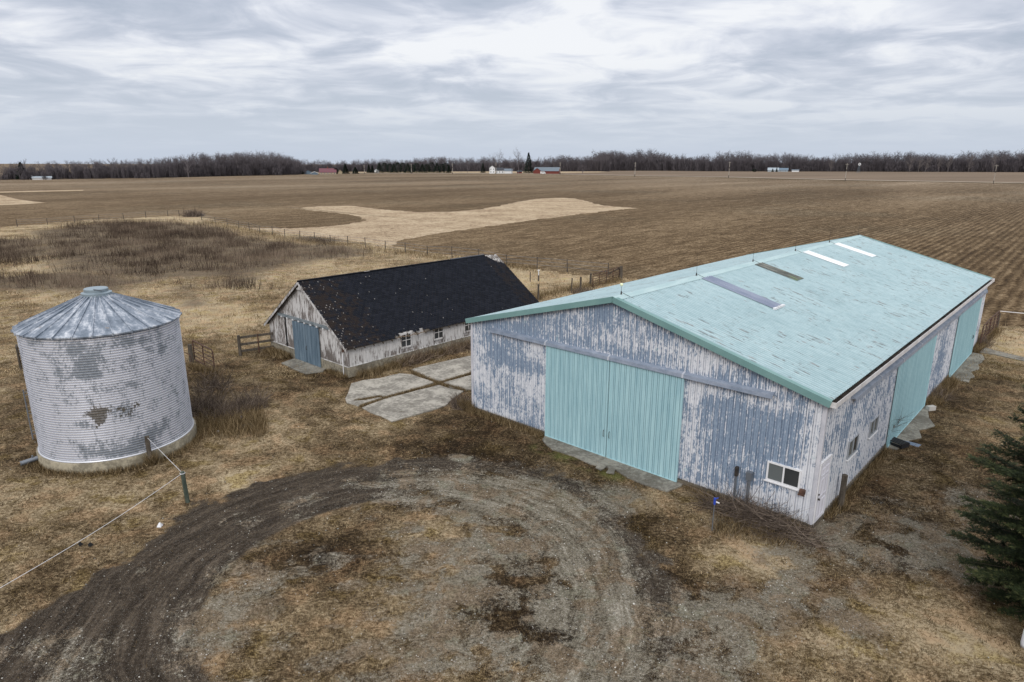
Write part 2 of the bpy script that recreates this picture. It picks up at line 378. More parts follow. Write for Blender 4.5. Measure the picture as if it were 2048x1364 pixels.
def m_field(t):
    P = t.pos()
    Pr = t.map(P, (1, 1, 1), (0, 0, -.852))             # x along the rows
    xr, yr, _ = t.sep(Pr)
    nb = t.noise(t.map(Pr, (.004, .018, 1)), 1, 5, .6); nb2 = t.noise(P, .02, 4, .55)
    nm = t.noise(t.map(Pr, (.3, 1.1, 1)), 1, 5, .65, .4); nf = t.noise(P, 5, 5, .7); nv = t.noise(P, 26, 3, .7)
    far = t.n('ShaderNodeVectorMath', operation='LENGTH'); t.l(P, far.inputs[0]); D = far.outputs['Value']
    wob = t.math('MULTIPLY', t.math('SUBTRACT', nm, .5), .5)
    row = t.math('SINE', t.math('MULTIPLY', t.math('ADD', yr, wob), 2 * math.pi / .95))
    row2 = t.math('SINE', t.math('MULTIPLY', yr, 2 * math.pi / 5.7))
    rowamt = t.math('MULTIPLY', t.step(t.math('ADD', t.sep(P)[0], t.math('MULTIPLY', t.math('SUBTRACT', nb2, .5), 40)), 5, 45), t.step(D, 420, 60))
    n2_ = t.noise(P, 2.2, 5, .75); n0_ = t.noise(t.map(Pr, (.12, .5, 1)), 1, 5, .7)
    v = t.math('MULTIPLY', t.math('SUBTRACT', nf, .5), 1.5)
    for n_, g_ in ((nv, 1.0), (n2_, 1.4), (nm, .9), (n0_, .7), (nb, 1.0)): v = t.math('ADD', v, t.math('MULTIPLY', t.math('SUBTRACT', n_, .5), g_))
    v = t.math('ADD', t.math('ADD', v, .5), t.math('MULTIPLY', t.math('MULTIPLY', row, rowamt), .12))
    v = t.math('ADD', v, t.math('MULTIPLY', row2, .02))
    c1 = t.ramp(v, [(0, (.018, .010, .004)), (.28, (.066, .041, .019)), (.5, (.118, .079, .042)), (.75, (.21, .148, .086)), (1.0, (.38, .29, .18))])
    # soil colour turns greyer and paler with distance
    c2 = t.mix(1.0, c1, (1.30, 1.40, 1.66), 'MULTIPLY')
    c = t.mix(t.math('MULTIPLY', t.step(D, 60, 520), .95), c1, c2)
    grey = t.step(nb2, .50, .66)
    c = t.mix(t.math('MULTIPLY', grey, .30), c, t.mix(1.0, c, (.84, 1.0, 1.16), 'MULTIPLY'))
    spk = t.math('MULTIPLY', t.step(t.noise(P, 16, 2, .6), .68, .76), t.step(D, 260, 40))
    c = t.mix(t.math('MULTIPLY', spk, .5), c, (.34, .27, .19))
    h = t.math('ADD', t.math('MULTIPLY', t.math('MULTIPLY', row, rowamt), .6), t.math('ADD', t.math('MULTIPLY', nf, .6), t.math('MULTIPLY', nv, .3)))
    return {'Base Color': c, 'Normal': t.bump(h, .6, .10), 'Roughness': .95}
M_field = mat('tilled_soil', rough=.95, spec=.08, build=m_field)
def m_field2(t):
    P = t.pos(); n = t.noise(t.map(P, (.006, .05, 1), (0, 0, -.5)), 1, 5, .6); nf = t.noise(P, .5, 5, .7)
    v = t.math('ADD', t.math('MULTIPLY', n, .7), t.math('MULTIPLY', nf, .3))
    return {'Base Color': t.ramp(v, [(.32, (.085, .066, .05)), (.5, (.17, .128, .092)), (.66, (.27, .205, .15))])}
M_field2 = mat('far_stubble', rough=.95, spec=.05, build=m_field2)
def m_straw(t):
    P = t.pos(); Pw = t.map(P, (.5, 2.0, 1), (0, 0, -.55)); n = t.noise(Pw, 1.2, 6, .7, .5); nb = t.noise(P, .12, 4, .6); nf = t.noise(P, 4, 4, .7)
    n3 = t.noise(P, 1.4, 6, .75)
    v = t.math('ADD', t.math('ADD', t.math('MULTIPLY', n, 1.2), t.math('MULTIPLY', n3, 1.1)), t.math('ADD', t.math('MULTIPLY', nb, .6), t.math('MULTIPLY', nf, .9)))
    v = t.math('SUBTRACT', v, 1.37)
    return {'Base Color': t.ramp(v, [(.22, (.12, .082, .05)), (.40, (.29, .21, .135)), (.52, (.42, .32, .215)), (.75, (.56, .455, .32))]), 'Normal': t.bump(v, .8, .2)}
M_straw = mat('dry_straw_grass', rough=.95, spec=.05, build=m_straw)
def m_blade(stops):
    def f(t):
        return {'Base Color': t.ramp(t.attr('tint'), stops)}
    return f
M_blade = mat('dry_grass_blades', rough=.9, spec=.1, build=m_blade([(0, (.030, .019, .009)), (.35, (.108, .075, .037)), (.7, (.265, .193, .104)), (1, (.49, .38, .23))]))
M_weed = mat('dead_weed_stalks', rough=.95, spec=.05, build=m_blade([(0, (.040, .028, .022)), (.5, (.125, .093, .070)), (1, (.28, .215, .16))]))
M_twig = mat('brown_twigs', rough=.9, spec=.1, build=m_blade([(0, (.035, .026, .022)), (.6, (.11, .085, .068)), (1, (.25, .2, .16))]))
def m_stone(t): return {'Base Color': t.ramp(t.attr('tint'), [(0, (.13, .12, .11)), (.6, (.32, .31, .28)), (1, (.68, .66, .61))])}
M_stone = mat('gravel_stone', rough=.9, build=m_stone)

def m_conc(base=(.36, .335, .29), dark=(.12, .105, .085)):
    def f(t):
        P = t.pos(); nb = t.noise(P, .9, 5, .6, .4); nf = t.noise(P, 7, 5, .65); nv = t.noise(P, 60, 3, .7)
        v = t.math('ADD', t.math('MULTIPLY', nb, .55), t.math('MULTIPLY', nf, .45))
        c = t.ramp(v, [(.34, dark), (.47, tuple(x * .62 for x in base)), (.55, base), (.7, tuple(min(1, x * 1.25) for x in base))])
        c = t.mix(t.math('MULTIPLY', t.step(nv, .6, .7), .3), c, (.16, .15, .13))
        cr = t.step(t.voro(t.map(P, (1, 1, 1)), .55, 'DISTANCE_TO_EDGE'), .012, .0)
        c = t.mix(t.math('MULTIPLY', cr, .35), c, (.07, .06, .05))
        return {'Base Color': c, 'Normal': t.bump(t.math('ADD', nf, nv), .3, .01)}
    return f
M_conc = mat('weathered_concrete', rough=.9, build=m_conc())
M_found = mat('foundation_concrete', rough=.9, build=m_conc((.29, .26, .20), (.10, .085, .06)))
M_apron = mat('stained_concrete', rough=.9, build=m_conc((.25, .235, .20), (.11, .095, .075)))
M_white = mat('white_trim', (.72, .72, .74), .5)
M_dark = mat('dark_opening', (.012, .013, .015), .5)

def m_siding(t):
    P = t.obj(); b = t.attr('bias'); u = t.attr('u'); z = t.attr('h')
    uv = t.comb(u, z, 0.0)
    nb = t.noise(uv, .9, 4, .55, .3)
    ns = t.noise(t.map(uv, (14, 1.2, 1)), 1, 6, .68, .25)
    nm = t.noise(t.map(uv, (4.6, 2.6, 1), loc=(7, 3, 0)), 1, 7, .72, .5)
    nf = t.noise(t.map(uv, (26, 9, 1)), 1, 5, .7)
    rib = t.attr('rib'); ns2 = t.noise(t.map(uv, (30, .55, 1), loc=(1, 5, 0)), 1, 3, .6)
    v = t.math('ADD', t.math('MULTIPLY', nb, .24), t.math('ADD', t.math('MULTIPLY', ns, .34), t.math('ADD', t.math('MULTIPLY', nm, .42), t.math('MULTIPLY', nf, .40))))
    v = t.math('ADD', t.math('SUBTRACT', v, .716), t.math('MULTIPLY', b, .17))
    v = t.math('ADD', v, t.math('MULTIPLY', t.math('SUBTRACT', ns2, .5), .35))
    v = t.math('ADD', v, t.math('MULTIPLY', t.step(t.attr('ridge'), .5, 1.0), .055))
    girt = t.step(t.math('ABSOLUTE', t.math('SUBTRACT', t.math('FRACT', t.math('DIVIDE', z, .78)), .5)), .38, .5)
    v = t.math('ADD', v, t.math('MULTIPLY', girt, .018))
    v = t.math('ADD', v, .575)
    pm = t.step(v, .572, .598)
    bare = t.ramp(t.math('ADD', t.math('MULTIPLY', nf, .6), t.math('MULTIPLY', ns, .4)), [(.33, (.125, .175, .255)), (.5, (.215, .28, .375)), (.68, (.34, .41, .50))])
    # faint primer halo around each paint flake
    halo = t.step(v, .53, .585)
    bare = t.mix(t.math('MULTIPLY', halo, .28), bare, (.38, .42, .52))
    paint = t.ramp(t.math('ADD', t.math('MULTIPLY', nm, .5), t.math('MULTIPLY', nf, .5)), [(.3, (.52, .54, .59)), (.5, (.655, .67, .71)), (.7, (.78, .785, .81))])
    c = t.mix(pm, bare, paint)
    c = t.mix(t.math('MULTIPLY', rib, .62), c, t.mix(1.0, c, (.42, .45, .52), 'MULTIPLY'))  # shade along the rib edges, painted into the siding colour
    teal = t.math('MULTIPLY', t.step(t.noise(t.map(uv, (2.2, 2.2, 1), loc=(2, 9, 0)), 1, 3, .6), .66, .72), .35)
    c = t.mix(teal, c, (.22, .38, .42))
    low = t.math('MULTIPLY', t.step(t.math('ADD', z, t.math('MULTIPLY', ns, -.25)), .16, -.02), .6)
    c = t.mix(low, c, (.12, .10, .09))
    return {'Base Color': c, 'Roughness': t.math('SUBTRACT', .62, t.math('MULTIPLY', pm, .04)), 'Normal': t.bump(t.math('ADD', pm, t.math('MULTIPLY', nf, .3)), .25, .006)}
M_siding = mat('peeling_paint_siding', rough=.6, spec=.35, build=m_siding)
def m_roof(t):
    P = t.obj(); x, y, z = t.sep(P)
    nb = t.noise(t.comb(t.math('MULTIPLY', x, .25), t.math('MULTIPLY', y, .35), 0.0), 1, 4, .6)
    ch = t.noise(t.comb(t.math('MULTIPLY', x, 11.0), t.math('MULTIPLY', y, 1.3), 0.0), 1, 3, .6)
    ch2 = t.noise(t.comb(t.math('MULTIPLY', x, 19), t.math('MULTIPLY', y, 3.2), 4.0), 1, 3, .6)
    lowr = t.math('MULTIPLY', t.step(y, 9.0, 1.0), .028)
    th = t.math('ADD', t.math('ADD', ch, t.math('MULTIPLY', t.math('SUBTRACT', nb, .5), .34)), lowr)
    chip = t.math('MULTIPLY', t.step(th, .622, .65), t.step(ch2, .40, .52))
    fine = t.noise(P, 3.5, 5, .7); sc_ = t.noise(t.comb(t.math('MULTIPLY', x, 5), t.math('MULTIPLY', y, .5), 1.0), 1, 4, .6)
    c = t.ramp(t.math('ADD', t.math('MULTIPLY', fine, .4), t.math('ADD', t.math('MULTIPLY', nb, .3), t.math('MULTIPLY', sc_, .3))), [(.35, (.27, .385, .415)), (.5, (.355, .475, .505)), (.65, (.44, .56, .585))])
    rust = t.ramp(t.noise(P, 2.2, 3, .6), [(.4, (.045, .035, .035)), (.55, (.11, .075, .06)), (.68, (.26, .12, .085))])
    c = t.mix(t.math('MULTIPLY', chip, .72), c, rust)
    fd = t.noise(t.comb(t.math('MULTIPLY', x, 24), t.math('MULTIPLY', y, 2.2), 9.0), 1, 3, .65)
    cl_ = t.noise(t.comb(t.math('MULTIPLY', x, .5), t.math('MULTIPLY', y, .6), 3.0), 1, 4, .65)
    fm = t.step(t.math('ADD', fd, t.math('MULTIPLY', t.math('SUBTRACT', cl_, .5), .8)), .64, .70)
    c = t.mix(t.math('MULTIPLY', fm, .50), c, (.13, .13, .125))
    pale = t.math('MULTIPLY', t.step(th, .60, .66), .22)
    c = t.mix(pale, c, (.33, .40, .42))
    lap = t.step(t.math('ABSOLUTE', t.math('SUBTRACT', t.math('FRACT', t.math('DIVIDE', y, 1.26)), .5)), .485, .497)
    c = t.mix(t.math('MULTIPLY', lap, .16), c, (.12, .15, .15))
    dr = t.step(t.noise(t.comb(t.math('MULTIPLY', x, .9), t.math('MULTIPLY', y, .16), 6.0), 1, 4, .6), .5, .68)
    c = t.mix(t.math('MULTIPLY', dr, .30), c, t.mix(1.0, c, (.78, .80, .80), 'MULTIPLY'))
    gl = t.attr('rib')
    c = t.mix(t.math('MULTIPLY', gl, .62), c, t.mix(1.0, c, (.60, .66, .68), 'MULTIPLY'))  # flats between ribs painted darker, as shading that brings out the ribs
    return {'Base Color': c, 'Roughness': .5, 'Normal': t.bump(chip, -.2, .004)}
M_roof = mat('mint_metal_roof', rough=.5, spec=.35, build=m_roof)
def m_paint(c0, c1, sc_=(6, 6, .8), lo=.4, hi=.62, rough=.55, flake=None):
    def f(t):
        P = t.obj(); n = t.noise(t.map(P, sc_), 1, 5, .65); nf = t.noise(P, 22, 4, .7)
        c = t.ramp(t.math('ADD', t.math('MULTIPLY', n, .7), t.math('MULTIPLY', nf, .3)), [(lo, c0), (hi, c1)])
        if flake: c = t.mix(t.step(t.noise(t.map(P, (9, 9, 1.6)), 1, 5, .7), flake[0], flake[0] + .04), c, flake[1])
        return {'Base Color': c, 'Roughness': rough}
    return f
def m_teal(t):
    P = t.obj(); n = t.noise(t.map(P, (6, 6, .8)), 1, 5, .65); nf = t.noise(P, 22, 4, .7)
    c = t.ramp(t.math('ADD', t.math('MULTIPLY', n, .7), t.math('MULTIPLY', nf, .3)), [(.36, (.29, .475, .53)), (.64, (.41, .615, .655))])
    c = t.mix(t.step(t.noise(t.map(P, (9, 9, 1.6)), 1, 5, .7), .73, .76), c, (.09, .16, .17))
    return {'Base Color': t.mix(t.math('MULTIPLY', t.attr('rib'), .80), c, t.mix(1.0, c, (.42, .48, .52), 'MULTIPLY')), 'Roughness': .55}  # door colour darkened at the rib edges as painted shading
M_teal = mat('teal_door_paint', build=m_teal)
M_tealf = mat('teal_fascia_paint', build=m_paint((.145, .265, .26), (.185, .315, .305), (1, 1, 1)))
M_track = mat('galvanised_track', build=m_paint((.20, .245, .32), (.36, .40, .48), (2.2, 2.2, 6), .38, .66, .42, (.68, (.60, .60, .65))), metal=.25)
M_blued = mat('faded_blue_door', build=m_paint((.085, .13, .175), (.16, .22, .275), (5, 5, .7), flake=(.69, (.26, .30, .32))))
M_skin = mat('dark_gutter', build=m_paint((.02, .02, .02), (.075, .06, .05), (2, 2, 2)))
M_timber = mat('weathered_timber', build=m_paint((.05, .042, .033), (.13, .11, .09), (8, 8, 1.2), rough=.9))
M_skirt = mat('skirt_board', build=m_paint((.05, .042, .032), (.17, .145, .11), (.8, .8, 12), rough=.9))
M_rusty = mat('rusty_steel', build=m_paint((.035, .022, .017), (.13, .07, .048), (4, 4, 4), rough=.8))
M_glass = mat('window_glass', (.035, .04, .045), .08, spec=.6)
M_glass2 = mat('curtained_glass', (.12, .135, .14), .15, spec=.6)
M_steel = mat('grey_steel', (.2, .22, .25), .5, .6)
M_slblue = mat('slate_blue_panel', build=m_paint((.16, .19, .27), (.25, .28, .36), (3, .6, 1)))
M_slwhite = mat('white_fibreglass_panel', build=m_paint((.66, .68, .70), (.84, .85, .86), (3, .6, 1)))
def m_moss(t):
    P = t.obj(); n = t.noise(t.map(P, (4, 1.1, 1)), 1, 6, .7); y = t.sep(P)[1]
    c = t.ramp(n, [(.35, (.055, .06, .055)), (.5, (.12, .125, .115)), (.65, (.21, .21, .19))])
    return {'Base Color': t.mix(t.math('MULTIPLY', t.step(n, .5, .62), t.step(y, 6.6, 5.2)), c, (.14, .22, .08))}
M_moss = mat('mossy_panel', rough=.9, build=m_moss)

def m_wood(white):
    def f(t):
        P = t.obj(); g = t.noise(t.map(P, (24, 24, 1.1)), 1, 6, .7, .3); nb = t.noise(t.map(P, (1.6, 1.6, .8)), 1, 4, .6)
        fl = t.noise(t.map(P, (14, 14, 1.9), loc=(3, 3, 3)), 1, 6, .72, .4); z = t.sep(P)[2]
        wood = t.ramp(g, [(.3, (.045, .036, .032)), (.5, (.155, .135, .125)), (.7, (.30, .275, .265))])
        m = t.math('ADD', t.math('MULTIPLY', fl, .6), t.math('MULTIPLY', nb, .4))
        m = t.math('ADD', m, t.math('MULTIPLY', t.step(z, .55, 1.5), .07))
        pm = t.step(m, white, white + .05)
        c = t.mix(pm, wood, t.ramp(g, [(.3, (.45, .44, .43)), (.7, (.66, .65, .65))]))
        return {'Base Color': c, 'Roughness': .9, 'Normal': t.bump(g, .4, .01)}
    return f
M_wood = mat('weathered_grey_boards', build=m_wood(.54))
M_woodw = mat('flaking_white_boards', build=m_wood(.465))
def m_shing(t):
    n = t.noise(t.obj(), 3, 4, .6); nf = t.noise(t.obj(), 30, 3, .7)
    a = t.attr('tint')
    c = t.ramp(t.math('ADD', t.math('MULTIPLY', a, .6), t.math('MULTIPLY', nf, .4)), [(.1, (.006, .007, .011)), (.5, (.010, .012, .018)), (.9, (.017, .019, .027))])
    c = t.mix(t.math('MULTIPLY', t.attr('edge'), t.step(n, .4, .6)), c, (.024, .018, .016))
    return {'Base Color': c, 'Roughness': .85}
M_shing = mat('black_shingles', rough=.85, spec=.15, build=m_shing)
M_chip = mat('bare_chip', (.34, .32, .30), .9)

def m_bin(t):
    b = t.attr('bias'); r = t.attr('rust'); P = t.obj(); u = t.attr('u'); z = t.attr('h')
    uv = t.comb(u, z, 0.0)
    n = t.noise(t.map(uv, (2.2, 1.5, 1)), 1, 6, .7, .3); nf = t.noise(t.map(uv, (14, 7, 1)), 1, 5, .7)
    v = t.math('ADD', t.math('ADD', t.math('MULTIPLY', n, .65), t.math('MULTIPLY', nf, .55)), t.math('MULTIPLY', b, .13))
    m = t.math('MULTIPLY', t.step(v, .615, .72), .85)
    c = t.mix(m, t.ramp(nf, [(.3, (.78, .79, .84)), (.7, (.90, .91, .95))]), t.ramp(nf, [(.3, (.16, .19, .22)), (.7, (.38, .42, .46))]))
    rowz = t.noise(t.map(uv, (3.5, 26, 1)), 1, 3, .6)
    r = t.math('SUBTRACT', t.math('MULTIPLY', r, 1.15), t.math('MULTIPLY', rowz, .55)); r = t.math('ADD', r, .12)
    v = t.math('ADD', v, 0.0)
    rm = t.math('MULTIPLY', t.step(t.math('ADD', r, t.math('ADD', t.math('MULTIPLY', t.math('SUBTRACT', nf, .5), 3.4), t.math('MULTIPLY', t.math('SUBTRACT', n, .5), 3.0))), .42, .85), .85)
    c = t.mix(rm, c, t.ramp(n, [(.4, (.05, .038, .022)), (.6, (.13, .10, .06))]))
    c = t.mix(t.math('MULTIPLY', t.attr('groove_shade'), .85), c, t.mix(1.0, c, (.26, .27, .31), 'MULTIPLY'))  # corrugation grooves darkened in colour, for shade and dark ground reflection
    met = t.math('MULTIPLY', t.math('SUBTRACT', 1.0, rm), t.math('SUBTRACT', .22, t.math('MULTIPLY', m, .1)))
    return {'Base Color': c, 'Metallic': met, 'Roughness': t.math('ADD', .46, t.math('MULTIPLY', m, .2))}
M_bin = mat('galvanised_corrugated', rough=.4, build=m_bin)
def m_binroof(t):
    P = t.obj(); X_, Y_, Z_ = t.sep(P); rr_ = t.math('SQRT', t.math('ADD', t.math('MULTIPLY', X_, X_), t.math('MULTIPLY', Y_, Y_))); aa_ = t.math('ARCTAN2', Y_, X_)
    pn = t.math('FLOOR', t.math('MULTIPLY', aa_, 28 / 6.2832)); n = t.noise(t.comb(t.math('MULTIPLY', aa_, 6.0), t.math('MULTIPLY', rr_, 1.1), pn), 1, 6, .68, .4); nf = t.noise(P, 9, 5, .7)
    v = t.math('ADD', t.math('MULTIPLY', n, .7), t.math('MULTIPLY', nf, .3))
    c = t.ramp(v, [(.38, (.12, .15, .19)), (.50, (.22, .255, .31)), (.56, (.40, .43, .48)), (.64, (.60, .62, .66))])
    c = t.mix(t.step(t.noise(P, 1.9, 4, .6), .66, .72), c, (.30, .24, .19))
    return {'Base Color': c, 'Metallic': .35, 'Roughness': .45}
M_binroof = mat('galvanised_roof_sheet', rough=.45, build=m_binroof)
M_bincap = mat('bin_cap_steel', (.27, .33, .37), .45, .4)
M_ring = mat('bin_foundation', rough=.9, build=m_conc((.30, .265, .195), (.12, .10, .07)))

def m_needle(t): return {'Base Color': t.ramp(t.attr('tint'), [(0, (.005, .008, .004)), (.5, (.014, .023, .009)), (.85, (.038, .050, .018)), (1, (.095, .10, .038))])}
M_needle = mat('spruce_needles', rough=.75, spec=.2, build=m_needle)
M_bark = mat('spruce_bark', (.07, .05, .038), .95)
def m_wtree(t):
    oi = t.n('ShaderNodeObjectInfo').outputs['Random']
    return {'Base Color': t.mix(t.attr('tint'), (.066, .060, .068), (.19, .168, .175))}
M_wood_far = mat('winter_branches', rough=.95, spec=.02, build=m_wtree)
M_pale_far = mat('pale_sycamore_bark', (.17, .15, .145), .95, spec=.02)
M_ever_far = mat('far_evergreen', rough=.95, spec=.02, build=lambda t: {'Base Color': t.mix(t.attr('tint'), (.008, .014, .012), (.03, .045, .030))})
M_pole = mat('utility_pole_wood', (.36, .33, .29), .9)
M_poled = mat('pole_base_dark', (.06, .05, .045), .9)

# ================================================================== THE SETTING
# ---- big field sheet to the horizon
FZ = -0.07
ROWD = (math.cos(.852), math.sin(.852))
mb = MB(); S = 9000
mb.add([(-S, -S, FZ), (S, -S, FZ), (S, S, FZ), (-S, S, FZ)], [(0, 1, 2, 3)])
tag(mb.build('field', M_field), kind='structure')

# ---- yard and pasture sheet
bpx = [(0, 455), (170, 440), (390, 430), (500, 457), (600, 470), (780, 492), (900, 510), (1000, 528), (1100, 543), (1270, 560)]
EDGE = [at(*p) for p in bpx] + [(33, 44.9), (36, 44.6), (90, 44.6)]
PAST = [(-127, -25)] + EDGE + [(90, -25)]
def axis(lo, hi, d0, d1, step, grow, cap):
    a = [d0]; s = step
    while a[-1] < d1: a.append(a[-1] + step)
    s = step
    while a[-1] < hi: s = min(s * grow, cap); a.append(a[-1] + s)
    s = step; b = [d0]
    while b[-1] > lo: s = min(s * grow, cap); b.append(b[-1] - s)
    return np.array(b[:0:-1] + a)
xs = axis(-128, 92, -20, 20, .13, 1.04, 1.1); ys = axis(-25, 152, 10.5, 38, .13, 1.03, .9)
XX, YY = np.meshgrid(xs, ys); fx_, fy_ = XX.ravel(), YY.ravel()
jx = (vn(fx_ * 5, fy_ * 5) - .5) * .04
HH = ground_h(fx_, fy_)
edge_d = sdist(fx_, fy_, PAST)
MK = masks(fx_, fy_)
HH = HH + MK['brush'] * .1 + .0
V = np.stack([fx_ + jx, fy_, HH], 1)
nx, ny = len(xs), len(ys)
ii, jj = np.meshgrid(np.arange(nx - 1), np.arange(ny - 1))
q = (jj * nx + ii).ravel(); Q = np.stack([q, q + 1, q + nx + 1, q + nx], 1)
cxm = V[Q, 0].mean(1); cym = V[Q, 1].mean(1)
jag = (fbm(cxm, cym, .9, 3) - .5) * 2.2
keep = sdist(cxm, cym, PAST) + jag > 0
Qk = Q[keep]
g_o = fast_mesh('ground', V, Qk, M_ground, attrs=MK, smooth=True)
tag(g_o, kind='structure')
dq = sdist(cxm, cym, DRIVE) + (fbm(cxm, cym, 1.7, 3) - .5) * 1.0 > -.05
Qd = Q[dq & (cym > 5)]
uniq, inv = np.unique(Qd, return_inverse=True)
Vd = V[uniq].copy(); Vd[:, 2] += .004
d_o = fast_mesh('driveway', Vd, inv.reshape(Qd.shape), M_ground, attrs={k: v[uniq] for k, v in MK.items()}, smooth=True)
tag(d_o, kind='structure')

def densify(poly, step, jit, seed):
    r = random.Random(seed); out = []
    for i in range(len(poly)):
        a = poly[i]; b = poly[(i + 1) % len(poly)]; L = math.hypot(b[0] - a[0], b[1] - a[1]); n = max(1, int(L / step))
        for k in range(n):
            t = k / n; out.append((a[0] + (b[0] - a[0]) * t + r.uniform(-jit, jit), a[1] + (b[1] - a[1]) * t + r.uniform(-jit, jit)))
    return out
def area(p): return sum(p[i][0] * p[(i + 1) % len(p)][1] - p[(i + 1) % len(p)][0] * p[i][1] for i in range(len(p)))
def ccw(p): return p if area(p) > 0 else p[::-1]
def flat(name, poly, z, m, th=.02, step=1, jit=.05, seed=1, kind='structure'):
    p = ccw(densify(poly, step, jit, seed)); o = MB().prism(p, z - th, z).build(name, m)
    return tag(o, kind=kind)

straw_px = [(575, 414), (598, 416), (640, 412), (700, 411), (760, 418), (830, 424), (900, 423), (960, 419), (1000, 411), (1040, 402), (1080, 397), (1120, 395), (1150, 397), (1170, 401), (1200, 410), (1230, 413), (1272, 416),
            (1230, 420), (1150, 429), (1050, 442), (950, 456), (860, 468), (800, 480), (775, 497), (690, 489), (600, 477), (500, 460), (470, 453), (540, 456), (600, 456), (650, 453), (690, 449), (720, 443), (732, 440), (722, 434), (700, 429), (650, 423), (598, 418)]
flat('straw_strip', [at(*p) for p in straw_px], FZ + .04, M_straw, .03, 1.2, .7, 4)
flat('straw_strip', [at(*p) for p in [(-120, 386), (0, 383), (167, 379.4), (167, 381.2), (0, 385.2), (-120, 388)]], FZ + .05, M_straw, .03, 4, .5, 5)
flat('straw_strip', [at(*p) for p in [(-160, 384), (-20, 386), (10, 392), (40, 399), (88, 405), (60, 407.5), (0, 410), (-160, 414)]], FZ + .04, M_straw, .03, 3, .5, 6)
def band(name, pxs, wd, z, m, seed=2):
    c = [at(*p) for p in pxs]; L = []; Rr = []
    for i, p in enumerate(c):
        a = c[max(0, i - 1)]; b = c[min(len(c) - 1, i + 1)]; d = Vector((b[0] - a[0], b[1] - a[1], 0)).normalized(); n = Vector((-d.y, d.x, 0)) * wd / 2
        L.append((p[0] + n.x, p[1] + n.y)); Rr.append((p[0] - n.x, p[1] - n.y))
    return tag(MB().prism(ccw(L + Rr[::-1]), z - .05, z).build(name, m), kind='structure')
# land beyond the road, then verge and road
rl = [at(*p) for p in [(1130, 349), (1270, 351), (1450, 354), (1700, 360), (2048, 366), (2300, 370)]]
tag(MB().prism(ccw(rl + [(1500, 300), (5000, 3000), (300, 4000)]), FZ, FZ + .12).build('far_field', M_field2), kind='structure')
M_verge = mat('verge_grass', build=m_paint((.28, .21, .13), (.44, .34, .22), (.1, .1, .1), rough=.95))
M_road = mat('pale_road', build=m_paint((.33, .30, .27), (.42, .39, .35), (.2, .2, .2), rough=.9))
band('road_verge', [(900, 347.6), (1050, 347.8), (1130, 349), (1270, 351.5), (1450, 354.5), (1700, 360.5), (2048, 366.5), (2300, 371)], 15, FZ + .30, M_verge)
band('road', [(620, 346.8), (900, 347.4), (1050, 347.6), (1130, 349), (1270, 351.5), (1450, 354.5), (1700, 360.5), (2048, 366.5), (2300, 371)], 5.5, FZ + .36, M_road)
flat('far_lawn', [at(*p) for p in [(710, 345.6), (860, 345.8), (1060, 346), (1120, 346.2), (1200, 344.6), (1215, 343.4), (1190, 342.6), (900, 343.2), (700, 343.8)]], FZ + .2, M_verge, .1, 40, 1, 8)

# ---- concrete pads
def zp(o, s, pts): return [at(o[0] + x / s, o[1] + y / s) for x, y in pts]
z3 = ((690, 620), 5.93)
slabs = [[(70, 880), (210, 845), (430, 815), (560, 780), (650, 760), (790, 775), (900, 810), (1060, 865), (900, 915), (700, 980), (480, 1030), (400, 1022), (250, 1050), (100, 1085), (250, 1080), (400, 1045), (460, 1050), (250, 1100), (170, 1155), (20, 1110), (10, 1060), (60, 940)],
         [(205, 1170), (330, 1115), (480, 1060), (740, 995), (1110, 898), (1250, 940), (1400, 970), (1300, 1040), (1210, 1130), (1000, 1210), (700, 1290), (560, 1335), (430, 1265), (300, 1230)],
         [(780, 715), (1000, 660), (1250, 600), (1560, 540), (1560, 735), (1340, 795), (1150, 855), (1060, 848), (920, 790)],
         [(1160, 872), (1300, 832), (1560, 765), (1640, 930), (1420, 955), (1250, 930)]]
for i, s in enumerate(slabs):
    flat('concrete_pad', zp(*z3, s), .05 + .004 * i, M_conc, .09, .5, .035, 20 + i)
def shed_poly(pts): return [sl(x, y)[:2] for x, y in pts]
flat('concrete_apron', shed_poly([(-.02, 10.7), (-.5, 10.5), (-.95, 9.6), (-.85, 8.6), (-1.0, 7.7), (-.75, 6.8), (-1.05, 5.4), (-.9, 4.5), (-.3, 4.3), (-.02, 4.35)]), .045, M_apron, .1, .5, .05, 31)
flat('concrete_apron', shed_poly([(8.3, -.02), (8.4, -.5), (9.3, -.7), (9.8, -.62), (10.4, -.85), (11.2, -.6), (12.3, -.95), (13.2, -.7), (14.0, -.4), (14.9, -.02)]), .04, M_apron, .1, .5, .08, 32)
flat('concrete_apron', shed_poly([(20.4, -.02), (20.4, -.95), (21.6, -1.0), (22.6, -.8), (23.4, -1.0), (24.5, -.8), (26.0, -.95), (27.2, -.5), (27.2, -.02)]), .04, M_apron, .1, .5, .08, 33)
flat('concrete_apron', [bl(x, y)[:2] for x, y in [(-.03, 5.3), (-1.15, 5.0), (-1.3, 2.2), (-.4, 1.8), (-.03, 2.2)]], .05, M_apron, .1, .5, .04, 34)
flat('concrete_curb', [at(*p) for p in [(1944, 694), (1962, 694), (1990, 702), (2048, 716), (2200, 750), (2200, 760), (2048, 723), (1990, 710), (1960, 706)]], .05, M_apron, .1, 1, .05, 35)

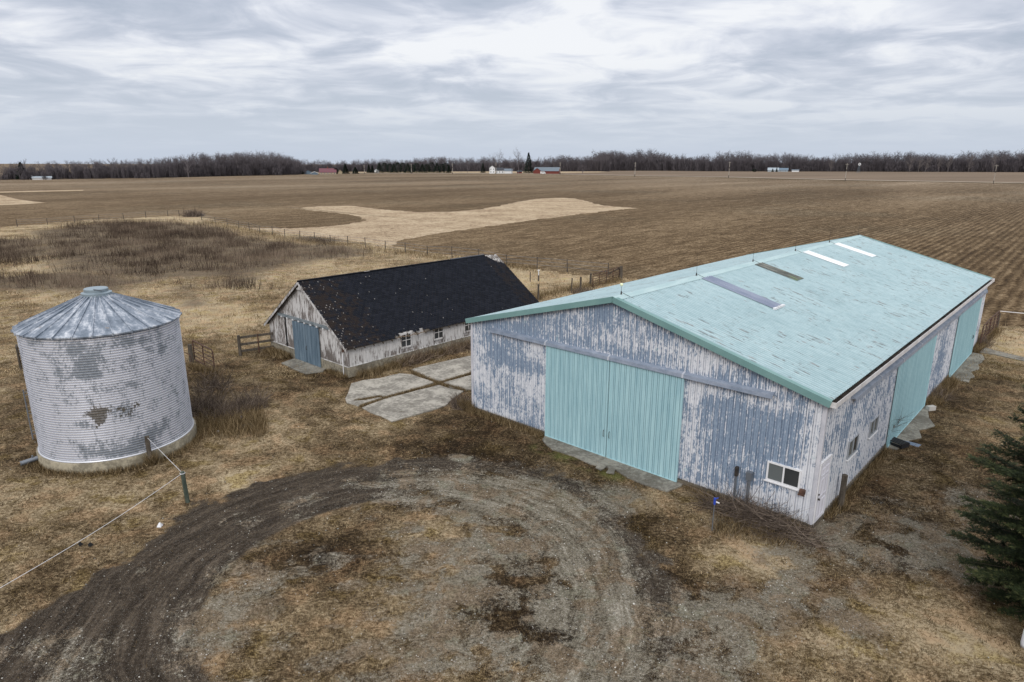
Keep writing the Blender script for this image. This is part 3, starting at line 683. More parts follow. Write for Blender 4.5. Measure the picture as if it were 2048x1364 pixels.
# ---- woods
def tree_segs(seed, h, spread=.42, trunk=.22, twigs=4, lean=0, up=.55):
    """bare winter tree: list of (p0, p1, r0, r1, level)"""
    r = random.Random(seed); out = []
    def grow(p, d, L, rad, lv):
        segs = 3 if lv == 0 else 2
        for k in range(segs):
            q_ = p + d * (L / segs); r1 = rad * (1 - .30 * (k + 1) / segs) if lv < 3 else rad * .5
            out.append((p, q_, rad, r1, lv)); p = q_; rad = r1
            d = (d + Vector((r.uniform(-1, 1), r.uniform(-1, 1), r.uniform(-.3, .6))) * (.10 if lv == 0 else .22)).normalized()
            if lv < 3:
                nb = (3, 3, 4)[k] if lv == 0 else (2 if lv == 1 else twigs // 2 + r.randint(0, 1))
                for _ in range(nb):
                    a = r.uniform(0, 6.283); side = Vector((math.cos(a), math.sin(a), 0))
                    nd = (d * up + side * r.uniform(.5, 1.1) * (spread / .42) + Vector((0, 0, r.uniform(.1, .6)))).normalized()
                    grow(p, nd, L * r.uniform(.42, .68), rad * .6, lv + 1)
        if lv == 0:
            grow(p, d, L * .55, rad * .7, 1)
    grow(Vector((0, 0, 0)), Vector((lean, 0, 1)).normalized(), h * .5, trunk, 0)
    top = max(s[1].z for s in out); k = h / top
    return [(a * k, b * k, ra, rb, lv) for a, b, ra, rb, lv in out]
def segs_mesh(segs, wmin=.0):
    V_ = []; Q_ = []; t_ = []; r = random.Random(5)
    for a, b, ra, rb, lv in segs:
        ra = max(ra, wmin); rb = max(rb, wmin * .7); d = (b - a).normalized()
        u = d.cross(Vector((0, 0, 1)) if abs(d.z) < .9 else Vector((1, 0, 0))).normalized(); w_ = d.cross(u)
        k = len(V_); tt = r.uniform(.1, 1)
        if lv >= 2:
            an = r.uniform(0, 3.14); e = u * math.cos(an) + w_ * math.sin(an)
            V_ += [a - e * ra, a + e * ra, b + e * rb, b - e * rb]; Q_.append((k, k + 1, k + 2, k + 3)); t_ += [tt] * 4
        else:
            n = 3
            for p, rr in ((a, ra), (b, rb)):
                for i in range(n): an = 2 * math.pi * i / n; V_.append(p + (u * math.cos(an) + w_ * math.sin(an)) * rr)
            for i in range(n): Q_.append((k + i, k + (i + 1) % n, k + n + (i + 1) % n, k + n + i))
            t_ += [tt] * 6
    return np.array(V_, float), np.array(Q_), np.array(t_)
VAR = [segs_mesh(tree_segs(100 + i, 1.0 * 16, .36 + .03 * (i % 4), .26, 4), .055) for i in range(8)]
def shrub_var(seed):
    r = np.random.RandomState(seed); n = 160; a = r.rand(n) * 6.28; rad = r.rand(n) ** .6 * 2.6; z = r.rand(n) ** 1.2 * 4.2
    P = np.stack([rad * np.cos(a), rad * np.sin(a), z], 1); d = np.stack([(r.rand(n) - .5) * .8, (r.rand(n) - .5) * .8, .8 + r.rand(n)], 1); e = np.stack([-np.sin(a + 1), np.cos(a + 1), 0 * a], 1) * .16
    V_ = np.stack([P - e, P + e, P + d + e * .4, P + d - e * .4], 1).reshape(-1, 3); Q_ = np.arange(4 * n).reshape(n, 4)
    return V_, Q_, np.repeat(r.rand(n) * .6, 4)
SHV = [shrub_var(i) for i in range(4)]
def scatter(name, items, m, parent=None):
    """items: (variant, x, y, z, scale, rot, tintmul)"""
    Vs = []; Qs = []; Ts = []; k = 0
    for (v, q_, t_), x, y, z, s, a, tm in items:
        c, sn = math.cos(a), math.sin(a); sx, sz = s if isinstance(s, tuple) else (s, s)
        W_ = np.stack([(v[:, 0] * c - v[:, 1] * sn) * sx + x, (v[:, 0] * sn + v[:, 1] * c) * sx + y, v[:, 2] * sz + z], 1)
        Vs.append(W_); Qs.append(q_ + k); Ts.append(np.clip(t_ * tm, 0, 1)); k += len(v)
    return fast_mesh(name, np.concatenate(Vs), np.concatenate(Qs), m, parent, {'tint': np.concatenate(Ts)})
def mpp(px, py):                                   # metres per photo pixel at the ground point under a pixel
    x, y = at(px, py); return (y * math.cos(PITCH) + CAMH * math.sin(PITCH)) / F
def wood(name, edge, depth, rows, spacing, label, tone=1.0):
    """edge: list of (px, base_py, top_py)"""
    items = []; pts = [(*at(p, b), (b - t_) * mpp(p, b)) for p, b, t_ in edge]
    for (x0, y0, h0), (x1, y1, h1) in zip(pts[:-1], pts[1:]):
        L = math.hypot(x1 - x0, y1 - y0); n = max(1, int(L / spacing)); dn = Vector((x0 + x1, y0 + y1, 0)).normalized()
        for k in range(n):
            for j in range(rows):
                t = (k + rs.rand()) / n; dd = j * depth / rows + rs.rand() * 4
                x = x0 + (x1 - x0) * t + dn.x * dd + rs.randn() * 1.5; y = y0 + (y1 - y0) * t + dn.y * dd
                h = (h0 + (h1 - h0) * t) * (.76 + .34 * rs.rand() + .16 * math.sin(x * .045) * math.sin(x * .017 + y * .01)) * (1 + .03 * j) * (1.0 if rs.rand() > .07 else 1.12)
                items.append((VAR[rs.randint(8)], x, y, -.1, (h / 16 * (.75 + .35 * rs.rand()), h / 16), rs.rand() * 6.28, tone * (.6 + .5 * rs.rand())))
                if j < 5: 
                    for _ in range(2): items.append((SHV[rs.randint(4)], x + rs.randn() * 3, y + rs.randn() * 3, -.1, ((h0 + (h1 - h0) * t) / 16 * (.9 + .8 * rs.rand()), (h0 + (h1 - h0) * t) / 16 * (.9 + 1.5 * rs.rand())), rs.rand() * 6.28, tone * .8))
    o = scatter(name, items, M_wood_far)
    tag(o, label, kind='stuff'); return o
wood('woodland', [(-120, 361, 332), (0, 360, 330), (140, 358, 329), (300, 356, 322), (370, 354, 315), (460, 352, 314), (560, 350, 315), (600, 348.5, 322)], 60, 8, 5.5, 'bare winter wood across the left horizon')
wood('woodland', [(560, 344.2, 325), (700, 343.6, 322), (800, 343.4, 318), (900, 343, 320), (1000, 343, 319), (1080, 343, 316), (1160, 343, 314), (1215, 343, 313)], 80, 7, 7.0, 'bare winter wood behind the farmhouse and red barn', .9)
wood('woodland', [(1190, 341.5, 309), (1320, 341.5, 311), (1420, 342.5, 313), (1560, 343, 314), (1700, 343.2, 314), (1800, 343.6, 313), (1950, 344, 310), (2048, 344.5, 308), (2200, 345, 308)], 90, 8, 7.0, 'bare winter wood across the right horizon', .85)

# ================================================================== THE BIG SHED
def rib_panel(name, frame, u0, u1, z0, topf, spacing, depth, m, parent, biasf=None, dz=.22, rib=.035, extra=None):
    """ribbed sheet; frame(u, out, z) -> xyz. Major rib every `spacing`, two small ones between."""
    us = []; k = 0; u = u0
    pr = [(0, 0, 0), (.006, 0, 1), (.024, 0, 1), (.034, 1, .1), (.074, 1, .1), (.084, 0, 1), (.102, 0, 1), (.110, 0, 0), (.150, 0, 0), (.156, .12, .4), (.166, 0, .4), (.172, 0, 0)]  # along the sheet, relief, painted shade at the rib edges
    while u < u1 - 1e-6:
        for du, o, gq in pr:
            if u + du < u1: us.append((u + du, o * depth, gq))
        u += spacing
    us.append((u1, 0, 0))
    U = np.array([q[0] for q in us]); O = np.array([q[1] for q in us]); GR = np.array([q[2] for q in us])
    tops = np.array([topf(a) for a in U]); n = max(2, int((tops.max() - z0) / dz) + 1)
    t = np.linspace(0, 1, n)[:, None]
    Zg = z0 + (tops[None] - z0) * t; Ug = np.repeat(U[None], n, 0); Og = np.repeat(O[None], n, 0)
    P = frame(Ug.ravel(), Og.ravel(), Zg.ravel()); m_ = len(U)
    a, b = np.meshgrid(np.arange(m_ - 1), np.arange(n - 1)); q_ = (b * m_ + a).ravel()
    Q_ = np.stack([q_, q_ + 1, q_ + m_ + 1, q_ + m_], 1)
    at_ = {'u': Ug.ravel() + (extra or 0), 'h': Zg.ravel(), 'bias': (biasf(Ug.ravel(), Zg.ravel()) if biasf else np.zeros(P.shape[0])), 'rib': np.repeat(GR[None], n, 0).ravel(), 'ridge': np.repeat((O / depth)[None], n, 0).ravel()}
    return fast_mesh(name, P, Q_, m, parent, at_)
shed = thing('pole_barn', 'large metal pole barn with mint roof and peeling blue-grey and white walls', 'barn', (*SB, 0), STH)
st3 = lambda a, b, c: np.stack([a, b, c], 1)
def bl_(u, z, blobs, base):
    r = np.full(u.shape, base, float)
    for (a, b, su, sz, am) in blobs: r += am * np.exp(-((u - a) / su) ** 2 - ((z - b) / sz) ** 2)
    return r
roofz = lambda y: SE + (SR - SE) * (1 - abs(y - SW / 2) / (SW / 2))
fb = [(.3, 1.2, .55, 1.6, .75), (1.5, .5, 1.3, .5, .45), (4.3, 2.5, .35, 1.8, .55), (2.6, 3.75, 1.6, .22, .6), (.2, 3.4, .3, 1, .4), (2.2, 2.2, .5, .5, .1), (2.5, .15, 3, .22, .25),
      (14.9, 2.2, .35, 1.2, .5), (14.3, 1.9, .6, .5, .25), (13.5, .3, 2.5, .35, .25), (11.6, 2.1, .8, .4, .5), (11.3, 3.6, .5, .5, .45), (12.6, 1.1, 1, .5, .2), (10.9, 1.2, .25, 2, .3), (13, 2.4, .8, .2, .25),
      (1.5, 4.25, 1.0, .15, .4), (3.4, 4.7, 1.2, .28, .35), (5.2, 4.9, 1.0, .35, .35), (7.0, 4.7, 1.2, .25, .3), (9.4, 5.3, .7, .25, .25), (4.5, 4.3, 1, .15, .2),
      (2.6, 2.6, 1.1, 1.0, -.5), (1.3, 3.0, .8, .7, -.4), (8.2, 5.8, 1, .4, -.3), (12, 4.3, 2, .25, -.35), (13.2, 3.2, 1, .5, -.25), (3, 1.2, .7, .5, -.2)]
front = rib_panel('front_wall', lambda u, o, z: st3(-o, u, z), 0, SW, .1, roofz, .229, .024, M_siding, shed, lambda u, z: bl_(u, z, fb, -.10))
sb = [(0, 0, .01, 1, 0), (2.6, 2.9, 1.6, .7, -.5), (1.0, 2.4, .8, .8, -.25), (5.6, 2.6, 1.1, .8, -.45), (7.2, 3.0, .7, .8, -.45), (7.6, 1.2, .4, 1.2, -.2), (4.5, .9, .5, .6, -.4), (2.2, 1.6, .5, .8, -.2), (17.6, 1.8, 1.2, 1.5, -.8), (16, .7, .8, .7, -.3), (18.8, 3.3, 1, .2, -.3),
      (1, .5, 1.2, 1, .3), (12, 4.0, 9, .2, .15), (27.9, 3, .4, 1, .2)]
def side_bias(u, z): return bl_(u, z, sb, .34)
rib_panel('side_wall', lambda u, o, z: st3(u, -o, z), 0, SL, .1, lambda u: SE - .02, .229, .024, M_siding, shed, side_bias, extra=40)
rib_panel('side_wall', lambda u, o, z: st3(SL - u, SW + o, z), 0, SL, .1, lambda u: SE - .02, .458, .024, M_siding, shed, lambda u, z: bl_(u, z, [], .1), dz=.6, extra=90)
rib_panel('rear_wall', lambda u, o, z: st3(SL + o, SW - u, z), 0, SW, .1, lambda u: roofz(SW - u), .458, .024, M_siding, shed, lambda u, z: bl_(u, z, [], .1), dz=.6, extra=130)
mb = MB()
for a, b in (((-.03, -.03), (SL + .03, -.03)), ((SL + .03, -.03), (SL + .03, SW + .03)), ((SL + .03, SW + .03), (-.03, SW + .03)), ((-.03, SW + .03), (-.03, -.03))):
    mb.bar((*a, .05), (*b, .05), .06, .24)
mb.build('skirt_board', M_skirt, shed)
M_corner = mat('pale_corner_trim', build=m_paint((.44, .45, .50), (.62, .61, .65), (3, 3, 1.5), flake=(.60, (.17, .23, .31))))
MB().box(-.032, .0, -.032, .09, .1, SE - .1).box(.0, .09, -.032, -.002, .1, SE - .1).build('corner_trim', M_corner, shed); MB().box(-.032, 0, SW - .09, SW + .03, .1, SE - .1).build('corner_trim', M_corner, shed)
# roof: corrugated sheets, ribs running down the slope
def roof_side(sign, name):
    sp = .165; n = int((SL + .36) / sp); us = []
    for i in range(n + 1):
        u = -.18 + i * sp
        for du, o in ((0, 0), (.03, 1), (.06, 1), (.09, 0)):
            if u + du <= SL + .18: us.append((u + du, o * .026))
    U = np.array([a for a, _ in us]); O = np.array([b for _, b in us]); ny_ = 9
    y0 = -.14; yy = np.linspace(y0, SW / 2, ny_)
    Yg = np.repeat(yy[:, None], len(U), 1); Ug = np.repeat(U[None], ny_, 0); Og = np.repeat(O[None], ny_, 0)
    Zg = SE + (SR - SE) * Yg / (SW / 2) + .03 + Og + (vn(Ug * .35, Yg * .3 + 5) - .5) * .02
    Y2 = Yg if sign > 0 else SW - Yg
    P = np.stack([Ug.ravel(), Y2.ravel(), Zg.ravel()], 1); m_ = len(U)
    a, b = np.meshgrid(np.arange(m_ - 1), np.arange(ny_ - 1)); q_ = (b * m_ + a).ravel(); Q_ = np.stack([q_, q_ + 1, q_ + m_ + 1, q_ + m_], 1)
    if sign < 0: Q_ = Q_[:, ::-1]
    return fast_mesh(name, P, Q_, M_roof, shed, {'rib': (Og.ravel() < .001) * 1.0})  # marks the flats that get painted shade
roof_r = roof_side(1, 'roof'); roof_l = roof_side(-1, 'roof')
k_ = (SR - SE) / (SW / 2)
def rz(y): return SE + k_ * (y if y < SW / 2 else SW - y) + .03
M_cap = mat('mint_trim', build=m_paint((.33, .46, .48), (.44, .56, .57), (.6, 3, 3)))
mb = MB()
for s_, e in ((1, -1), (-1, 1)):
    yc = SW / 2; y1 = yc - s_ * .27
    mb.add([(-.19, yc, rz(yc) + .05), (SL + .19, yc, rz(yc) + .05), (SL + .19, y1, rz(y1) + .035), (-.19, y1, rz(y1) + .035), (SL + .19, y1, rz(y1) + .012), (-.19, y1, rz(y1) + .012)], [(0, 1, 2, 3)[::s_], (3, 2, 4, 5)[::s_]])
mb.build('ridge_cap', M_cap, shed)
for xg, nm in ((-.2, 1), (SL + .2, -1)):
    mb = MB()
    for ya, yb in ((-.15, SW / 2), (SW + .15, SW / 2)):
        a = (xg, ya, rz(ya) - .10); b = (xg, yb, rz(yb) - .10)
        mb.bar((xg, ya, rz(ya) - .065), (xg, yb, rz(yb) - .065), .05, .21)
        mb.bar((xg + nm * .08, ya, rz(ya) + .034), (xg + nm * .08, yb, rz(yb) + .034), .20, .018)
    mb.build('gable_trim', M_tealf, shed)
# gutter along the right eave
mb = MB().box(-.15, SL + .15, -.30, -.285, SE - .17, SE + .0, 1).box(-.15, SL + .15, -.285, -.04, SE - .17, SE - .155, 0).box(-.15, SL + .15, -.055, -.04, SE - .155, SE - .03, 0)
mb.box(-.165, -.15, -.30, -.04, SE - .17, SE + .0, 1).box(SL + .15, SL + .165, -.30, -.04, SE - .17, SE, 1)
rg = random.Random(4); x = 0
while x < SL:
    x += rg.uniform(.5, 2.2); mb.box(x, min(SL, x + rg.uniform(.1, .8)), -.25, -.09, SE - .155, SE - .155 + rg.uniform(.02, .06), 0)
mb.build('gutter', [M_skin, mat('gutter_lip', build=m_paint((.55, .53, .52), (.72, .71, .72), (2, 2, 2)))], shed)
# roof panels let into the sheet
def roof_panel(x0, x1, y0, m, label, strip=None):
    mb = MB(); sp = .16; xx = x0
    us = []
    while xx < x1 - .01:
        for du, o in ((0, 0), (.035, .022), (.06, .022), (.095, 0)):
            if xx + du <= x1: us.append((xx + du, o))
        xx += sp
    us.append((x1, 0)); y1 = SW / 2 - .25
    for (a, oa), (b, ob) in zip(us[:-1], us[1:]):
        mb.add([(a, y0, rz(y0) + .032 + oa), (b, y0, rz(y0) + .032 + ob), (b, y1, rz(y1) + .032 + ob), (a, y1, rz(y1) + .032 + oa)], [(0, 1, 2, 3)])
    o = mb.build('roof_panel', m, shed); o['label'] = label
    if strip:
        q = MB(); q.add([(x0 - .04, y0 - .08, rz(y0 - .08) + .03), (x1 + .08, y0 - .06, rz(y0 - .06) + .03), (x1 + .06, y0 + .02, rz(y0) + .07), (x0 - .02, y0 + .02, rz(y0) + .07)], [(0, 1, 2, 3)])
        for i in range(9):
            xa = x0 + (x1 - x0) * i / 8 + rg.uniform(-.03, .03); q.box(xa - .05, xa + .06, y0 - .07, y0 + rg.uniform(.0, .05), rz(y0) - .0, rz(y0) + .075)
        pass
        q.build('sealant_strip', M_white, o)
roof_panel(6.1, 6.95, 4.12, M_slblue, 'slate blue roof panel with white flashing at its foot', True)
roof_panel(11.55, 12.45, 5.25, M_moss, 'dark mossy roof panel')
roof_panel(17.95, 18.9, 5.1, M_slwhite, 'white roof panel nearer the front')
roof_panel(23.2, 24.15, 5.1, M_slwhite, 'white roof panel nearer the far gable')
for i, x in enumerate((.35, 6.1, 11.9, 17.5, 23.1, 28.9)):
    z = rz(SW / 2) + .05; mb = MB().tube((x, SW / 2, z), (x, SW / 2, z + .85), .008, .004, 6).tube((x, SW / 2, z), (x, SW / 2, z + .12), .035, .02, 6)
    mb.tube((x, SW / 2, z + .08), (x + .15, SW / 2 - .3, z - .07), .008, .008, 4)
    lr = mb.build('lightning_rod', M_skin, shed)
    if i == 0:
        MB().lathe([(.0, .30), (.045, .31), (.065, .36), (.045, .41), (0, .42)], 12).build('glass_ball', mat('ball_glass', (.75, .8, .55), .3), lr, True, (x, SW / 2, z))
# sliding-door track covers
def track(p0, p1, outv, name, ends):
    mb = MB(); a = Vector(p0); b = Vector(p1); o = Vector(outv)
    for q0, q1, sc2 in ((a, b, 1),):
        pr = [(0.01, .09), (.15, .03), (.17, -.10), (.15, -.105), (.145, .01), (0.01, -.02)]
        v = [p + o * d + Vector((0, 0, h)) for p in (q0, q1) for d, h in pr]; n = len(pr)
        mb.add(v, [(i, (i + 1) % n, n + (i + 1) % n, n + i) for i in range(n)] + [tuple(range(n))[::-1], tuple(range(n, 2 * n))])
    d = (b - a).normalized(); L = (b - a).length; x = 3.05
    while x < L - .5:
        p = a + d * x; mb.add([p + o * (.012) + Vector((0, 0, .096)), p + d * .07 + o * .012 + Vector((0, 0, .096)), p + d * .07 + o * .158 + Vector((0, 0, .034)), p + o * .158 + Vector((0, 0, .034)),
                               p + o * .178 + Vector((0, 0, -.10)), p + d * .07 + o * .178 + Vector((0, 0, -.10))], [(0, 1, 2, 3), (3, 2, 5, 4)], 1); x += 3.05
    return mb.build(name, [M_track, mat('track_joint', (.55, .57, .62), .4, .3)], shed)
track((0, 1.55, 4.06), (0, 13.85, 4.06), (-1, 0, 0), 'door_track', True)
track((2.45, 0, 3.68), (SL - .6, 0, 3.64), (0, -1, 0), 'door_track', True)
# sliding doors
def slide_door(frame, u0, u1, z0, z1, name='sliding_door', extra=None):
    o = rib_panel(name, frame, u0, u1, z0, lambda u: z1, .229, .020, M_teal, shed, dz=1.5, rib=.03)
    return o
def edge_trim(mbx, fr, u0, u1, z0, z1, t=.05):
    def bx(ua, ub, za, zb, d0, d1):
        P = [fr(np.array([u]), np.array([d]), np.array([z]))[0] for z in (za, zb) for u, d in ((ua, d0), (ub, d0), (ub, d1), (ua, d1))]
        mbx.add(P, [(0, 3, 2, 1), (4, 5, 6, 7), (0, 1, 5, 4), (1, 2, 6, 5), (2, 3, 7, 6), (3, 0, 4, 7)])
    bx(u0 - .005, u0 + t, z0, z1, -.05, .022); bx(u1 - t, u1 + .005, z0, z1, -.05, .022); bx(u0 + t, u1 - t, z0 - .01, z0 + .05, -.05, .024)
fD = lambda u, o, z: st3(-o - .10, u, z); sD = lambda u, o, z: st3(u, -o - .10, z)
dl = []
for (fr, a, b, z1) in ((fD, 4.6, 7.60, 4.0), (fD, 7.66, 10.70, 4.0), (sD, 8.35, 14.8, 3.62), (sD, 20.55, 27.05, 3.58)):
    d = slide_door(fr, a, b, .03, z1); mb = MB(); edge_trim(mb, fr, a, b, .03, z1); mb.build('door_edge', M_teal, d); dl.append(d)
# hasps / handles
for yy, dd in ((7.50, dl[0]), (7.76, dl[1])):
    MB().path([(-.13, yy, 1.15), (-.17, yy, 1.12), (-.17, yy, .92), (-.13, yy, .88)], .012).build('handle', M_skin, dd)
MB().path([(26.0, -.13, 1.35), (26.0, -.17, 1.32), (26.0, -.17, 1.18), (26.0, -.13, 1.15)], .018).build('handle', M_skin, dl[3])
# windows
def window(fr, u0, u1, z0, z1, m1, m2, par, sill=True, fw=.055, nm='window', fm=None):
    def bx(mbx, ua, ub, za, zb, d0, d1, m=0):
        P = [fr(u, d, z) for z in (za, zb) for u, d in ((ua, d0), (ub, d0), (ub, d1), (ua, d1))]
        mbx.add(P, [(0, 3, 2, 1), (4, 5, 6, 7), (0, 1, 5, 4), (1, 2, 6, 5), (2, 3, 7, 6), (3, 0, 4, 7)], m)
    mb = MB(); um = (u0 + u1) / 2
    bx(mb, u0, u1, z1 - fw, z1, .0, .062); bx(mb, u0, u1, z0, z0 + fw, .0, .062); bx(mb, u0, u0 + fw, z0 + fw, z1 - fw, .0, .06); bx(mb, u1 - fw, u1, z0 + fw, z1 - fw, .0, .06)
    bx(mb, um - .025, um + .025, z0 + fw, z1 - fw, .0, .055)
    f = mb.build(nm, fm or M_white, par)
    if sill:
        sb_ = MB(); bx(sb_, u0 - .04, u1 + .04, z0 - .04, z0 - .001, .0, .085); sb_.build('sill', M_white, f)
    for a, b, m in ((u0 + fw, um - .025, m1), (um + .025, u1 - fw, m2)):
        g2 = MB(); bx(g2, a, b, z0 + fw, z1 - fw, .0, .033); g2.build('pane', m, f)
    return f
fw_ = lambda u, d, z: (-d, u, z); sw_ = lambda u, d, z: (u, -d, z)
window(fw_, .46, 1.52, 1.20, 1.86, M_glass, M_glass2, shed)
M_dull = mat('dull_window_frame', (.30, .32, .35), .6)
window(sw_, 2.90, 3.95, 1.36, 2.02, M_glass2, M_glass, shed, fw=.022, fm=M_dull)
window(sw_, 5.43, 6.42, 1.36, 1.98, M_glass2, M_glass2, shed, fw=.022, fm=M_dull)
# walk door with raised panels on the side wall next to the corner
dm_ = mat('pale_door_paint', build=m_paint((.60, .60, .66), (.70, .70, .76), (2, 2, 1)))
mb = MB(); mb.box(.08, .96, -.055, 0, .08, 2.13); d = mb.build('walk_door', dm_, shed)
mb = MB()
for z0, z1 in ((1.72, 1.98), (1.02, 1.62), (.28, .88)):
    for x0 in (.22, .56): 
        mb.box(x0, x0 + .27, -.070, -.055, z0, z0 + .03).box(x0, x0 + .27, -.070, -.055, z1 - .03, z1).box(x0, x0 + .03, -.070, -.055, z0 + .03, z1 - .03).box(x0 + .24, x0 + .27, -.070, -.055, z0 + .03, z1 - .03)
mb.build('door_panel', dm_, d)
MB().tube((.15, -.05, 1.0), (.15, -.12, 1.0), .03, .035, 10).build('door_knob', M_skin, d); MB().tube((.15, -.05, 1.16), (.15, -.09, 1.16), .03, .03, 10).build('dead_bolt', M_skin, d)
MB().box(.03, .08, -.06, 0, .08, 2.18).box(.96, 1.01, -.06, 0, .08, 2.18).box(.03, 1.01, -.065, 0, 2.18, 2.23).build('door_frame', M_white, d)
# meter box, conduits on the front wall
MB().box(-.16, -.025, .27, .43, 1.12, 1.27).box(-.19, -.16, .25, .45, 1.10, 1.14).build('wall_box', M_rusty, shed)  # small closed brown box on the wall, not a light
MB().box(-.14, -.02, 2.42, 2.52, 1.02, 1.34).build('switch_box', M_skin, shed)
MB().tube((-.08, 2.47, .05), (-.08, 2.47, 1.1), .035, .035, 8).build('conduit', M_steel, shed)
MB().tube((-.12, 2.02, .0), (-.12, 2.02, 1.12), .055, .055, 8).box(-.2, -.03, 1.93, 2.11, 1.05, 1.32).build('vent_pipe', M_steel, shed)

# ================================================================== THE LITTLE BARN
barn = thing('sheep_barn', 'low old barn with black shingle roof and flaking white boards', 'barn', (*BB, 0), BTH)
FH = .58
MB().box(-.06, BL_ + .06, -.06, BW + .06, -.15, FH).build('foundation', M_found, barn)
MB().box(-.075, BL_ + .075, -.075, BW + .075, FH - .012, FH + .02).build('sill_line', mat('sill_paint', build=m_paint((.35, .34, .32), (.66, .66, .65), (3, 3, 1), .45, .55)), barn)
brz = lambda y: BE + (BR_ - BE) * (1 - abs(y - BW / 2) / (BW / 2))
def boards(name, fr, u0, u1, z0, topf, wd, m, par, skip=None, seed=1, splitz=None):
    r = random.Random(seed); mb = MB(); u = u0
    while u < u1 - .02:
        w2 = min(wd * r.uniform(.85, 1.12), u1 - u); a, b = u + .006, u + w2 - .006; o = r.uniform(.0, .012); gb = z0 + r.uniform(0, .02)
        rngs = [(gb, None)]
        if skip and skip[0] < (a + b) / 2 < skip[1]: rngs = [(skip[3], None)]
        for za, _ in rngs:
            ta, tb = topf(a), topf(b)
            if a < BW / 2 < b and topf is brz: tb = ta = max(ta, tb)
            if ta <= za: continue
            P = [fr(a, .02 + o, za), fr(b, .02 + o, za), fr(b, .02 + o, tb), fr(a, .02 + o, ta), fr(a, -.02, za), fr(b, -.02, za), fr(b, -.02, tb), fr(a, -.02, ta)]
            mb.add(P, [(0, 1, 2, 3), (0, 3, 7, 4), (1, 5, 6, 2), (0, 4, 5, 1)])
        u += w2
    return mb.build(name, m, par)
bf = lambda u, d, z: (-d, u, z); bs = lambda u, d, z: (u, -d, z); bb = lambda u, d, z: (BL_ + d, u, z); bk = lambda u, d, z: (u, BW + d, z)
boards('gable_wall', bf, 0, BW, FH, brz, .27, M_wood, barn, seed=2)
boards('side_wall', bs, 0, BL_, FH, lambda u: BE + .02, .2, M_woodw, barn, seed=3)
boards('gable_wall', bb, 0, BW, FH, brz, .27, M_wood, barn, seed=4)
boards('side_wall', bk, 0, BL_, FH, lambda u: BE + .02, .25, M_wood, barn, seed=5)
MB().add([(-.0, 0, FH), (0, BW, FH), (0, BW, BE), (0, BW / 2, BR_), (0, 0, BE)], [(0, 1, 2, 3, 4)]).add([(0, 0, FH), (BL_, 0, FH), (BL_, 0, BE), (0, 0, BE)], [(0, 1, 2, 3)]).build('lining', M_dark, barn)
MB().box(-.04, .06, -.045, .05, FH, BE).build('corner_post', M_wood, barn); MB().box(-.04, .05, BW - .05, BW + .04, FH, BE).build('corner_post', M_wood, barn)
# door: two leaves of faded blue boards, hung from a track
def leaf(y0, y1):
    mb = MB(); n = 5; w2 = (y1 - y0) / n
    for i in range(n): mb.box(-.12 - .006 * (i % 2), -.09, y0 + i * w2 + .006, y0 + (i + 1) * w2 - .006, .03 + .01 * (i % 2), 2.33)
    for i in range(1, n): mb.box(-.137, -.122, y0 + i * w2 - .02, y0 + i * w2 + .02, .05, 2.32)
    return mb.build('barn_door', M_blued, barn)
d1 = leaf(2.52, 3.86); d2 = leaf(3.90, 5.22)
MB().path([(-.14, 3.80, 1.05), (-.19, 3.80, 1.02), (-.19, 3.80, .86), (-.14, 3.80, .83)], .014).build('handle', M_skin, d1)
mb = MB().box(-.16, -.03, 1.05, 6.75, 2.40, 2.53); 
mb.build('door_track', mat('track_board', build=m_paint((.11, .14, .16), (.24, .27, .29), (3, 3, 3))), barn)
for y in np.arange(1.3, 6.7, .62): MB().box(-.175, -.02, y, y + .10, 2.34, 2.42).build('track_bracket', M_white, barn)
MB().box(-.06, -.035, 6.05, 6.17, FH, 2.4).build('dark_gap', M_dark, barn)
MB().box(-.07, -.035, .28, .45, 1.35, 1.55).build('patch_plate', M_rusty, barn)
MB().tube((-.13, .3, .0), (-.13, .3, 1.3), .025, .025, 8).build('white_pipe', M_white, barn)
# side windows: four panes
for x0 in (3.55, 6.02, 8.52, 11.0, 13.2):
    x1 = x0 + .66; z0, z1 = .95, 1.66; mb = MB(); t_ = .06
    mb.box(x0 - .09, x1 + .09, -.075, -.02, z1 - .02, z1 + .08).box(x0 - .09, x1 + .09, -.085, -.02, z0 - .10, z0 + .0)
    mb.box(x0 - .09, x0, -.072, -.02, z0, z1 - .02).box(x1, x1 + .09, -.072, -.02, z0, z1 - .02)
    mb.box(x0 + .31, x0 + .35, -.066, -.02, z0, z1 - .02).box(x0, x0 + .31, -.064, -.02, (z0 + z1) / 2 - .02, (z0 + z1) / 2 + .02).box(x0 + .35, x1, -.064, -.02, (z0 + z1) / 2 - .02, (z0 + z1) / 2 + .02)
    f = mb.build('window', M_woodw, barn); MB().box(x0, x1, -.046, -.02, z0, z1 - .02).build('pane', M_glass, f)
